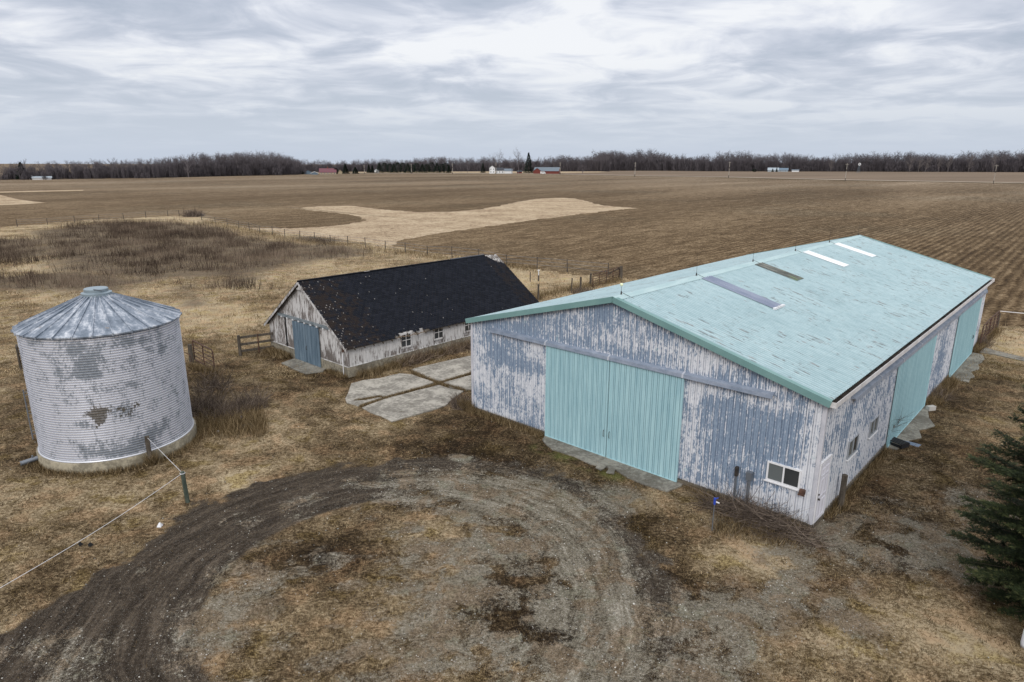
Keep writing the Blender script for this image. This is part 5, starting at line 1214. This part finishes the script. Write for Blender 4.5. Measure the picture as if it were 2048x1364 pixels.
BLD = [(SB, STH, SL, SW), (BB, BTH, BL_, BW)]
def free(x, y, gap=.05):
    ok = np.hypot(x - SC[0], y - SC[1]) > SRAD + .12
    for (B, th, L_, W_) in BLD:
        c, s = math.cos(th), math.sin(th); lx = (x - B[0]) * c + (y - B[1]) * s; ly = -(x - B[0]) * s + (y - B[1]) * c
        ok &= ~((lx > -gap) & (lx < L_ + gap) & (ly > -gap) & (ly < W_ + gap))
    return ok
SLABW = [zp(*z3, s) for s in slabs]
def inview(x, y, m=1.08): return (y > 9.5) & (abs(x) < m * 1024 / F * (y * math.cos(PITCH) + CAMH * math.sin(PITCH)) + 1)
def blades(name, x, y, h, w_, lean, tint, m, label, rsd=1, z0=None):
    r = np.random.RandomState(rsd); n = len(x); z = (ground_h(x, y) if z0 is None else z0) - .01
    a = r.rand(n) * 2 * np.pi; b = r.rand(n) * 2 * np.pi; ex = np.cos(a) * w_ / 2; ey = np.sin(a) * w_ / 2
    l = lean * (.5 + r.rand(n)); tx = np.cos(b) * h * np.sin(l); ty = np.sin(b) * h * np.sin(l); tz = h * np.cos(l)
    V_ = np.empty((n, 3, 3)); V_[:, 0] = np.stack([x - ex, y - ey, z], 1); V_[:, 1] = np.stack([x + ex, y + ey, z], 1); V_[:, 2] = np.stack([x + tx, y + ty, z + tz + .01], 1)
    o = fast_mesh(name, V_.reshape(-1, 3), np.arange(3 * n).reshape(n, 3), m, None, {'tint': np.repeat(tint, 3)}); tag(o, label, kind='stuff'); return o
def sample(n, x0, x1, y0, y1, pw=1.0, seed=1):
    r = np.random.RandomState(seed); y = y0 + (y1 - y0) * r.rand(n) ** pw; half = 1.06 * 1024 / F * (y * math.cos(PITCH) + 3) + .5
    x = (r.rand(n) * 2 - 1) * half; k = (x > x0) & (x < x1); return x[k], y[k], r
# short lawn blades in the yard
x, y, r = sample(420000, -60, 60, 10.5, 46, 1.25, 5)
mk = masks(x, y); k = free(x, y) & (r.rand(len(x)) > np.clip(mk['gravel'] * 1.3 + mk['dirt'] * 1.4 + .30 * mk['track'], 0, .985)) & (r.rand(len(x)) < .35 + .65 * sstep(fbm(x, y, 1.5, 3), .4, .56))
for p in SLABW: k &= sdist(x, y, p) < -.02
k &= sdist(x, y, PAST) > .3
x, y = x[k], y[k]; n = len(x); tn = np.clip(.26 + .32 * (mk['tan'][k]) + (fbm(x, y, 2.4, 4) - .5) * 2.0 + r.randn(n) * .17, 0, 1)
blades('dry_lawn', x, y, .05 + .09 * r.rand(n), .010 + .012 * r.rand(n), .95, tn, M_blade, 'dry brown lawn grass over the yard', 2)
# taller pasture grass farther back
x, y, r = sample(330000, -120, 60, 33, 130, 1.5, 6)
k = (sdist(x, y, PAST) > -.4) & free(x, y, .1) & (r.rand(len(x)) < .25 + .75 * sstep(fbm(x, y, .5, 4), .42, .58))
for p in SLABW: k &= sdist(x, y, p) < -.05
x, y = x[k], y[k]; n = len(x); mk = masks(x, y); yd = sstep(y, 34, 48) 
tn = np.clip(.48 + .34 * mk['tan'] + (fbm(x, y, .8, 4) - .5) * 1.5 + r.randn(n) * .16 - .35 * mk['brush'], 0, 1)
blades('pasture_grass', x, y, (.08 + .22 * r.rand(n)) * (.5 + .8 * yd), .02 + .03 * r.rand(n), .75, tn, M_blade, 'pale dry pasture grass behind the buildings', 3)
# dark brush patches
x, y, r = sample(520000, -125, 20, 58, 150, 1.0, 8)
bm = np.zeros(len(x)); nz = fbm(x, y, .12, 4)
for i, p in enumerate(BRUSH): bm = np.maximum(bm, sstep(sdist(x, y, p) + (nz - .5) * 16, -2.0, 4))
k = (r.rand(len(x)) < bm * (.10 + .55 * sstep(fbm(x, y, .35, 3), .38, .6))) & (sdist(x, y, PAST) > .5)
x, y = x[k], y[k]; n = len(x); hz = fbm(x, y, .2, 3)
blades('brush', x, y, (.5 + .7 * r.rand(n)) * (.6 + hz), .025 + .03 * r.rand(n), .28, np.clip(.35 + (fbm(x, y, .25, 3) - .5) * 1.6 + r.randn(n) * .2, 0, 1), M_weed, 'dark standing dead weeds in the pasture', 4)
# weeds along the foot of walls, slab joints and fence lines
ex, ey, eh = [], [], []
def along(f, u0, u1, v, n, hh, sp=.12):
    for _ in range(n):
        u = rnd.uniform(u0, u1); p = f(u, v + rnd.gauss(0, sp)) if callable(f) else None; ex.append(p[0]); ey.append(p[1]); eh.append(hh * rnd.uniform(.4, 1.3))
along(lambda u, v: sl(v, u), 0, 4.2, -.18, 2600, .16); along(lambda u, v: sl(v, u), 10.8, 15.3, -.2, 3600, .24); along(lambda u, v: sl(u, v), 1, 8.2, -.16, 2600, .18)
along(lambda u, v: sl(u, v), 14.9, 20.3, -.3, 3800, .34, .2); along(lambda u, v: sl(u, v), 27.2, 29.4, -.2, 1200, .3)
along(lambda u, v: bl(u, v), .3, 15, -.35, 9000, .42, .22); along(lambda u, v: bl(v, u), 0, 1.7, -.2, 1200, .25); along(lambda u, v: bl(v, u), 5.6, 8, -.3, 2200, .35, .2)
for _ in range(4200):
    a = CA + rnd.uniform(-1.7, 1.7); rr = SRAD + .12 + abs(rnd.gauss(0, .16)); ex.append(SC[0] + rr * math.cos(a)); ey.append(SC[1] + rr * math.sin(a)); eh.append(rnd.uniform(.05, .26))
for (q0, q1, nn, hh) in (((168, 1162), (640, 1005), 1500, .14), ((640, 1005), (1110, 885), 1500, .16), ((1110, 885), (1540, 745), 1500, .18), ((780, 740), (1110, 880), 1500, .2), ((1110, 880), (1420, 965), 1300, .16), ((110, 1080), (430, 1030), 900, .08)):
    for _ in range(nn): t = rnd.random(); p = at(690 + (q0[0] + (q1[0] - q0[0]) * t) / 5.93 + rnd.gauss(0, .9), 620 + (q0[1] + (q1[1] - q0[1]) * t) / 5.93 + rnd.gauss(0, .9)); ex.append(p[0]); ey.append(p[1]); eh.append(hh * rnd.uniform(.4, 1.2))
for (a_, b_, nn, hh) in (((1240, 560), (1040, 600), 3500, .5), ((1952, 700), (1992, 662), 2600, .45), ((560, 476), (1074, 540), 5200, .5), ((404, 442), (560, 476), 2500, .6), ((380, 735), (436, 748), 1500, .4), ((296, 930), (312, 926), 700, .55), ((400, 850), (530, 850), 6500, .5), ((920, 815), (944, 822), 1500, .5), ((1430, 1050), (1600, 1070), 3500, .22), ((1668, 1012), (1690, 1022), 500, .4)):
    for _ in range(nn):
        t = rnd.random(); s_ = 3 if nn < 1600 else 6; p = at(a_[0] + (b_[0] - a_[0]) * t + rnd.gauss(0, s_), a_[1] + (b_[1] - a_[1]) * t + rnd.gauss(0, s_ * (2.2 if nn in (6500, 3500) and a_[0] < 1500 and a_[1] > 800 else .6)))
        ex.append(p[0]); ey.append(p[1]); eh.append(hh * rnd.uniform(.3, 1.2))
x = np.array(ex); y = np.array(ey); hh = np.array(eh); k = free(x, y, .03); x, y, hh = x[k], y[k], hh[k]; n = len(x); r = np.random.RandomState(9)
blades('edge_weeds', x, y, hh, .008 + .012 * r.rand(n) + .010 * (y > 35), .45, np.clip(.45 + r.randn(n) * .3, 0, 1), M_blade, 'dry weeds and grass along walls, slabs and fences', 5, z0=ground_h(x, y) + .03)
# scattered stones
x, y, r = sample(60000, -40, 40, 10.3, 34, 1.1, 12); mk = masks(x, y); pr_ = np.clip(mk['gravel'] * .55 + .25 * mk['gravel'] * (1 - mk['track']) + mk['dirt'] * .10 + mk['track'] * .10 + .018 + .10 * np.exp(-((sdist(x, y, DRIVE) + .6) / .7) ** 2), 0, 1)
k = (r.rand(len(x)) < pr_) & free(x, y, .1); x, y = x[k], y[k]; n = len(x); s = .007 + .016 * r.rand(n) ** 3 + .012 * (r.rand(n) > .985); zz_ = ground_h(x, y) + s * .35
oc = np.array([(1, 0, 0), (0, 1, 0), (-1, 0, 0), (0, -1, 0), (0, 0, .8), (0, 0, -.8)], float); of = np.array([(0, 1, 4), (1, 2, 4), (2, 3, 4), (3, 0, 4), (1, 0, 5), (2, 1, 5), (3, 2, 5), (0, 3, 5)])
a = r.rand(n) * 6.28; ca, sa = np.cos(a), np.sin(a); V_ = oc[None] * (1 + (r.rand(n, 6, 1) - .5) * .7) * s[:, None, None]; V_ = np.stack([V_[..., 0] * ca[:, None] - V_[..., 1] * sa[:, None] + x[:, None], V_[..., 0] * sa[:, None] + V_[..., 1] * ca[:, None] + y[:, None], V_[..., 2] + zz_[:, None]], -1)
o = fast_mesh('gravel_stones', V_.reshape(-1, 3), (of[None] + 6 * np.arange(n)[:, None, None]).reshape(-1, 3), M_stone, None, {'tint': np.repeat(np.clip(.45 + r.randn(n) * .28, 0, 1), 6)}); tag(o, 'loose pale stones over the driveway', kind='stuff')

# ================================================================== SPRUCE AT THE RIGHT EDGE
def spruce(name, label, x, y, h, rad, nb, seed, needle=.07, dens=1.0, group=None):
    r = np.random.RandomState(seed); o = thing(name, label, 'tree', (x, y, 0), 0, group)
    MB().tube((0, 0, -.2), (0, 0, h * .6), .16 * h / 7, .09 * h / 7, 10).tube((0, 0, h * .6), (0, 0, h), .09 * h / 7, .01, 8).build('trunk', M_bark, o)
    V_ = []; t_ = []; BV = MB()
    for i in range(nb):
        f = (i + .5) / nb; z = .45 + (h - .55) * f; L = rad * (1 - f) ** .8 * r.uniform(.78, 1.0) * min(1, .55 + z / 4.2) + .12; a = i * 2.399 + r.randn() * .5; drop = -.18 + .5 * f + r.randn() * .12
        ca_, sa_ = math.cos(a), math.sin(a); tip_lift = .16 * L; bt = r.rand()
        if i % 2 == 0: BV.tube((0, 0, z), (ca_ * L * .92, sa_ * L * .92, z + drop * L * .8 + tip_lift * .7), .018, .004, 4, caps=False)
        ns = max(4, int(L / .13)); 
        for j in range(ns):
            s = (j + .6) / ns; bx = ca_ * L * s; by = sa_ * L * s; bz = z + drop * L * s + tip_lift * s * s
            tl = (.22 + .42 * L / rad * (1 - s) ** .6) * r.uniform(.7, 1.2)
            for sd in (-1, 1, 0):
                ta = a + sd * r.uniform(.6, 1.05); tx, ty = math.cos(ta), math.sin(ta); T_ = tl if sd else .12 + .10 * r.rand(); tz = r.uniform(-.25, .12)
                m_ = max(3, int(T_ / .028 * dens)); ss = (np.arange(m_) + r.rand(m_)) / m_
                px_ = bx + tx * T_ * ss; py_ = by + ty * T_ * ss; pz_ = bz + tz * T_ * ss + r.randn(m_) * .012
                for side in range(3):
                    na = ta + r.uniform(-1.3, 1.3, m_); nz = r.uniform(-.5, .9, m_); nl = needle * r.uniform(.7, 1.3, m_); wv = .015
                    dx_ = np.cos(na) * nl; dy_ = np.sin(na) * nl; dz__ = nz * nl * .6; ux = -np.sin(na) * wv; uy = np.cos(na) * wv
                    V_.append(np.stack([np.stack([px_ - ux, py_ - uy, pz_], 1), np.stack([px_ + ux, py_ + uy, pz_], 1), np.stack([px_ + dx_, py_ + dy_, pz_ + dz__], 1)], 1).reshape(-1, 3))
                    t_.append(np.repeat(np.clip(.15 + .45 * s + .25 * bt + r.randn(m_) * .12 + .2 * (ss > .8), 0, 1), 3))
    V_ = np.concatenate(V_); t_ = np.concatenate(t_)
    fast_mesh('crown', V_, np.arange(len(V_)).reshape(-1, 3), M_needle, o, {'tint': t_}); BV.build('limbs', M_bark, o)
    return o
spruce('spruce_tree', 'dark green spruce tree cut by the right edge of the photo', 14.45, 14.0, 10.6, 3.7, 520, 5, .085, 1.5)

# ================================================================== FARMSTEADS AND TREES NEAR THE HORIZON
def fp(px, base): return at(px, base)
def house(name, label, cat, px0, px1, base, wallpx, roofpx, wall, roof, depth=8, gable=False, wins=0, yaw=0, extra=None, chimney=False, group=None, wm=None):
    """plain gabled building; ridge along its front unless gable=True"""
    x, y = fp((px0 + px1) / 2, base); k = mpp((px0 + px1) / 2, base); W_ = (px1 - px0) * k; h = wallpx * k; rh = roofpx * k
    o = thing(name, label, cat, (x, y, FZ), math.atan2(-x, y) + yaw, group)
    MB().box(-W_ / 2, W_ / 2, 0, depth, -.3, h).build('wall', wall, o)
    mb = MB(); e = .5
    if gable:
        mb.add([(-W_ / 2, 0, h), (W_ / 2, 0, h), (0, 0, h + rh)], [(0, 1, 2)]).add([(-W_ / 2, depth, h), (W_ / 2, depth, h), (0, depth, h + rh)], [(1, 0, 2)]); mb.build('gable', wall, o); mb = MB()
        for s_ in (-1, 1): mb.add([(0, -e, h + rh + .1), (0, depth + e, h + rh + .1), (s_ * (W_ / 2 + e), depth + e, h - .3), (s_ * (W_ / 2 + e), -e, h - .3)], [(0, 1, 2, 3)[::s_], ]).add([(0, -e, h + rh - .2), (s_ * (W_ / 2 + e), -e, h - .6), (s_ * (W_ / 2 + e), -e, h - .3), (0, -e, h + rh + .1)], [(0, 1, 2, 3)[::s_]])
    else:
        mb.add([(-W_ / 2, 0, h), (-W_ / 2, depth, h), (-W_ / 2, depth / 2, h + rh)], [(0, 1, 2)]).add([(W_ / 2, 0, h), (W_ / 2, depth, h), (W_ / 2, depth / 2, h + rh)], [(1, 0, 2)]); mb.build('gable', wall, o); mb = MB()
        for y0_ in (-e, depth + e):
            s_ = 1 if y0_ < 0 else -1
            mb.add([(-W_ / 2 - e, y0_, h - .2), (W_ / 2 + e, y0_, h - .2), (W_ / 2 + e, depth / 2, h + rh + .1), (-W_ / 2 - e, depth / 2, h + rh + .1)], [(0, 1, 2, 3)[::s_]])
    rf = mb.build('roof', roof, o)
    if chimney: MB().box(-.5, .5, depth / 2 - .5, depth / 2 + .5, h + rh * .6, h + rh + 1.6).build('chimney', M_red2, rf)
    nw = wins
    for i in range(nw):
        xx = -W_ / 2 + W_ * (i + .5) / nw; levels = (h * .5,) if h < 4.5 else (h * .28, h * .72)
        for zc_ in levels:
            f = MB().box(xx - .6, xx + .6, -.09, 0.02, zc_ - .8, zc_ + .8).build('window', wm or M_white, o); MB().box(xx - .45, xx + .45, -.12, -.09, zc_ - .65, zc_ + .65).build('pane', M_dark, f)
    return o, W_, h, rh
def P_(name, c, r=.85): return mat(name, c, r, spec=.1)
M_red = P_('barn_red', (.17, .05, .042)); M_red2 = P_('brick_chimney', (.2, .08, .06)); M_redroof = P_('maroon_roof', (.16, .075, .09)); M_greyroof = P_('grey_metal_roof', (.15, .18, .21), .6)
M_wh = P_('white_clapboard', (.72, .73, .74)); M_cream = P_('cream_wall', (.38, .32, .22)); M_slate = P_('slate_siding', (.14, .19, .24)); M_dkroof = P_('charcoal_roof', (.06, .065, .075)); M_pale = P_('pale_blue_siding', (.33, .38, .42))
house('farmhouse', 'white two-storey farmhouse with its gable end facing the field', 'house', 979, 990, 347, 11.5, 4.5, M_wh, M_dkroof, 9, True, 2)
house('house_wing', 'white side wing with porch between the farmhouse and its garage', 'house', 991, 1008, 347, 6, 5, M_wh, M_dkroof, 8, False, 3)
house('dormer_house', 'white dormer gable standing above the farmhouse wing', 'house', 1000, 1008.5, 346.6, 8, 4, M_wh, M_dkroof, 8, True, 1)
house('garage', 'low white garage with grey roof to the right of the farmhouse wing', 'garage', 1009, 1025, 347.2, 5.5, 4, M_wh, M_greyroof, 9, False, 0)
o, W_, h, rh = house('red_barn', 'wide red barn with grey roof right of the tall spruce', 'barn', 1067, 1117, 347.4, 5.5, 7, M_red, M_greyroof, 16, False, 0, yaw=-.18)
house('shed', 'small red shed partly hidden by the bare trees near the farmhouse', 'shed', 1034, 1044, 346.8, 3.5, 2, M_red, M_dkroof, 6, False, 0)
house('lean_to', 'red gabled front section at the left end of the red barn', 'barn', 1066.5, 1082, 347.6, 6.2, 5.2, M_red, M_greyroof, 10, True, 0)
house('ranch_house', 'cream ranch house with maroon roof left of the pointed evergreens', 'house', 640, 672, 348.4, 3.8, 7.5, M_cream, M_redroof, 12, False, 5, chimney=True)
house('shed', 'left slate-grey shed beside the maroon-roofed house', 'shed', 610, 623, 348.4, 4.2, 2.8, M_slate, M_slate, 8, True, 0)
house('shed', 'right smaller slate shed with white trim beside the maroon-roofed house', 'shed', 622.5, 636, 349, 3.2, 2.6, M_slate, M_wh, 7, True, 0)
house('cottage', 'tan cottage between the round and pointed evergreens', 'house', 676, 685, 347.6, 3.5, 4, M_cream, M_cream, 8, True, 0)
house('cottage', 'small white cottage beside the row of dark pines', 'house', 748, 758, 345.6, 4.4, 3, M_wh, M_pale, 8, True, 1)
house('country_house', 'pale blue country house with twin gables at the right horizon', 'house', 1536, 1556, 343.6, 3.4, 4.6, M_pale, M_pale, 10, False, 4)
house('country_house', 'grey-blue wing at the right of the country house on the horizon', 'house', 1557, 1575, 343.6, 3.2, 4.2, M_pale, M_slate, 10, False, 2)
house('shed', 'white shed with grey roof at the right horizon', 'shed', 1584, 1597, 343.8, 3, 1.6, M_wh, M_greyroof, 8, False, 0)
house('farm_building', 'long low white building in front of the left wood', 'barn', 68, 100, 359, 4, 2, M_wh, M_pale, 8, False, 0)
house('cottage', 'small white gabled building at the left end of the long white building', 'house', 59, 68, 359, 4.6, 3, M_wh, M_wh, 7, True, 0)
# white van beside the red barn
x, y = fp(1086, 348.2); k = mpp(1086, 348.2); o = thing('parked_van', 'white van parked in front of the red barn', 'van', (x, y, FZ + .2))
MB().prism([(-2.9, 0), (2.9, 0), (2.9, 2), (-2.9, 2)], .5, 1.4).prism([(-2.9, .05), (1.6, .05), (1.6, 1.95), (-2.9, 1.95)], 1.4, 2.7).add([(1.6, .05, 1.4), (2.7, .05, 1.4), (2.7, 1.95, 1.4), (1.6, 1.95, 1.4), (1.6, .05, 2.65), (1.6, 1.95, 2.65)], [(0, 1, 4), (3, 5, 2), (1, 2, 5, 4)]).build('body', M_wh, o)
MB().box(1.65, 2.3, .02, .06, 1.5, 2.1).box(-2.0, 1.3, .0, .05, 1.7, 2.35).build('window', M_dark, o)
for xx in (-1.8, 1.8):
    for yy in (0, 1.8): MB().tube((xx, yy, .4), (xx, yy + .25, .4), .42, None, 14).build('wheel', M_dark, o)
# evergreens
def evergreen(name, label, px, base, top, wpx, seed, group=None, round_=False, n=1500):
    x, y = fp(px, base); k = mpp(px, base); h = (base - top) * k; rad = wpx * k / 2; r = np.random.RandomState(seed)
    o = thing(name, label, 'tree', (x, y, FZ), 0, group); MB().tube((0, 0, -.1), (0, 0, h * .9), .3, .05, 6).build('trunk', M_bark, o)
    f = r.rand(n) ** (1.3 if not round_ else 1.0); zz_ = h * (.04 + .94 * f); env = rad * ((1 - f) ** .85 if not round_ else np.sqrt(np.clip(1 - (2 * f - .9) ** 2 * .8, .03, 1)))
    env = env * (1 + .16 * np.sin(f * 34)); a = r.rand(n) * 6.28; q_ = np.sqrt(r.rand(n)) ; rr_ = env * (.35 + .65 * q_); s = (.35 + .45 * r.rand(n)) * max(.8, rad / 4)
    P = np.stack([rr_ * np.cos(a), rr_ * np.sin(a), zz_], 1); d = np.stack([np.cos(a), np.sin(a), -.35 + .4 * r.rand(n)], 1) * s[:, None]; e = np.stack([-np.sin(a), np.cos(a), 0 * a], 1) * s[:, None] * .45
    V_ = np.stack([P - e, P + e, P + d + [0, 0, .1], P + [0, 0, .5] * s[:, None]], 1).reshape(-1, 3)
    fast_mesh('crown', V_, np.arange(4 * n).reshape(n, 4), M_ever_far, o, {'tint': np.repeat(np.clip(r.rand(n) * .8 + .2 * (q_ > .8), 0, 1), 4)}); return o
evergreen('spruce_tree', 'tall dark spruce between the farmhouse and the red barn', 1057, 347.4, 306, 19, 1)
evergreen('spruce_tree', 'broad pointed evergreen right of the maroon-roofed house', 691.5, 348, 328, 14, 2)
evergreen('spruce_tree', 'smaller pointed evergreen at the right of the broad one', 711, 347.8, 334, 12.5, 3)
evergreen('evergreen_bush', 'round dark evergreen touching the maroon roof', 671.5, 348.2, 336.5, 10, 4, round_=True)
evergreen('pine_tree', 'dark pine standing against the left wood by the long white building', 46, 359, 325, 22, 5)
evergreen('evergreen_bush', 'low dark bush left of the country house on the right horizon', 1509, 344, 338, 8, 6, round_=True, n=500)
evergreen('pine_tree', 'small dark pine in front of the country house, at its left gable', 1545, 344, 337, 4.5, 7, n=500)
evergreen('pine_tree', 'small dark pine in front of the country house, at its middle', 1553, 344, 335.5, 4.5, 8, n=500)
rg = random.Random(8)
ends = ('leftmost pine of the dark windbreak beside the white cottage', 'rightmost pine of the dark windbreak before the farmhouse')
np_ = 15
for i in range(np_):
    px = 760 + i * 9.4 + rg.uniform(-1.5, 1.5)
    lb = ends[0] if i == 0 else ends[1] if i == np_ - 1 else 'dark green pine inside the dense windbreak row left of the farmhouse'
    evergreen('pine_tree', lb, px, 346 + rg.uniform(-.3, .2), 326 + rg.uniform(-1, 3.5), 15, 40 + i, 'pines in the windbreak row left of the farmhouse' , n=750, round_=i % 3 > 0)
for i, (px, tp) in enumerate(((738, 329), (745, 331))): evergreen('pine_tree', ('dark pine left of the white cottage, the taller one', 'dark pine left of the white cottage, the shorter one')[i], px, 346, tp, 9, 70 + i)
for i, (px, tp, lb) in enumerate(((898, 330, 'dark pine just left of the second bare tree group by the farmhouse'), (966, 326, 'dark pine close behind the left side of the farmhouse'))): evergreen('pine_tree', lb, px, 346, tp, 10, 80 + i)
# bare trees one can tell apart
def bare(label, px, base, top, wpx=None, seed=1, m=M_wood_far, group=None, twigs=6, tint=1.0, wmin=.05, name='bare_tree'):
    x, y = fp(px, base); k = mpp(px, base); h = (base - top) * k; sg = tree_segs(seed, h, .42, h * .022, twigs); v, q_, t_ = segs_mesh([s for s in sg if s[4] >= 1], wmin); v2, q2, t2 = segs_mesh([s for s in sg if s[4] < 1], .15)
    wd = v[:, 0].max() - v[:, 0].min(); sx = 1 if not wpx else wpx * k / wd; v[:, :2] *= sx
    o = thing(name, label, 'tree', (x, y, FZ), 0, group); v2[:, :2] *= sx
    fast_mesh('trunk', v2, q2, m, o, {'tint': t2 * tint}); fast_mesh('crown', v, q_, m, o, {'tint': np.clip(t_ * tint, 0, 1)}); return o
bare('tall bare tree with open crown between farmhouse and dark spruce', 1037, 347, 293.5, 26, 201)
bare('broad bare tree rising right behind the farmhouse gable', 998, 346.6, 299, 24, 202)
bare('bare tree at the left of the farmhouse with a rounded crown', 984, 346.4, 305, 18, 203)
bare('low bare tree in front of the garage, right of the farmhouse', 1024, 347.6, 317, 15, 204)
bare('thin tall bare tree on the skyline left of the farmhouse', 922, 346, 310, 10, 205)
bare('small bare tree second to the left of the farmhouse', 935, 346.6, 322, 13, 206)
bare('bushy bare tree at the left end of the road clearing right of the red barn', 1165, 347, 328, 20, 207)
bare('tall bare tree standing on the left skyline beside the dark pine', 54, 358.6, 318, 20, 208)
bare('flat-topped bare tree standing out at the left, third along the wood edge', 137, 357.5, 320, 18, 209)
bare('round-crowned bare tree on the left skyline before the tall wood', 192, 357, 318, 25, 210)
bare('bare tree on the left skyline midway to the tall wood', 240, 356.5, 322, 16, 211)
bare('tall pale-barked tree at the front edge of the tall left wood', 377, 354.4, 309, 26, 212, tint=1.6)
bare('bare tree peeping above the tall left wood at its middle', 478, 351.6, 308, 22, 213, tint=1.2)
bare('bare tree at the right end of the tall left wood', 560, 350.2, 312, 18, 214)
sp = [(1818, 313), (1836, 312), (1850, 314), (1876, 311), (1895, 312), (1936, 309), (1985, 307)]
nm = ('leftmost', 'second', 'third', 'fourth', 'fifth', 'sixth', 'rightmost')
for i, (px, tp) in enumerate(sp): bare(nm[i] + ' of the seven pale sycamores along the right wood edge', px, 345, tp, 16, 220 + i, M_pale_far, 'pale sycamores along the right wood edge', 4, wmin=.10)
bare('lone pale sycamore in the right wood left of the windmill', 1661, 344.6, 316, 12, 231, M_pale_far, None, 4, wmin=.10)
# utility poles
rows = [(729, 347.4, 331, 'utility pole between the two evergreen groups and the white cottage'), (823, 347.6, 329, 'utility pole in front of the pine windbreak'), (905, 347.8, 328, 'utility pole right of the pine windbreak'), (992, 348, 326, 'utility pole in front of the farmhouse'), (1120, 349, 326, 'utility pole at the right end of the red barn'),
        (1269.5, 353.6, 326, 'utility pole on the road right of the red barn, first of four'), (1457, 355.8, 325, 'utility pole on the road left of the country house'), (1690, 362, 328.5, 'utility pole on the road next to the windmill'), (1986.5, 367.5, 331, 'utility pole on the road nearest the right photo edge')]
for i, (px, b, tp, lb) in enumerate(rows):
    x, y = fp(px, b); k = mpp(px, b); h = (b - tp) * k * 1.02; r_ = max(.16, .55 * k); o = thing('utility_pole', lb, 'utility pole', (x, y, FZ + .1), math.atan2(-x, y), 'utility poles along the road')
    MB().tube((0, 0, h * .16), (0, 0, h), r_, r_ * .7, 8).build('pole', M_pole, o); MB().tube((0, 0, -.2), (0, 0, h * .16), r_ * 1.1, r_ * 1.05, 8).build('pole_base', M_poled, o)
    MB().box(-1.1, 1.1, -.08, .08, h - .9, h - .7).build('crossarm', M_pole, o); MB().box(-.35, .35, -r_ * 1.3, r_ * 1.2, h * .58, h * .66).build('transformer', M_poled, o)
x, y = fp(1716.5, 346); k = mpp(1716.5, 346); h = (346 - 329) * k; o = thing('windmill', 'small windmill with white wheel in front of the right wood', 'windmill', (x, y, FZ))
for sx in (-1, 1):
    for sy in (-1, 1): MB().bar((sx * 1.6, sy * 1.6, 0), (sx * .2, sy * .2, h), .22, .22).build('leg', M_greyroof, o)
mb = MB()
for i in range(12): a = i * 6.283 / 12; mb.add([(.4 * math.cos(a), -.6, h + .4 * math.sin(a)), (2.0 * math.cos(a - .2), -.65, h + 2.0 * math.sin(a - .2)), (2.0 * math.cos(a + .2), -.5, h + 2.0 * math.sin(a + .2))], [(0, 1, 2)])
mb.build('wheel', M_wh, o); MB().box(-.06, .06, .3, 2.4, h - .5, h + .6).build('tail_vane', M_wh, o)
# little things on the far lawn
evergreen('evergreen_bush', 'low dark hedge clump left of the maroon-roofed house', 598, 348.6, 342, 22, 90, round_=True, n=500)
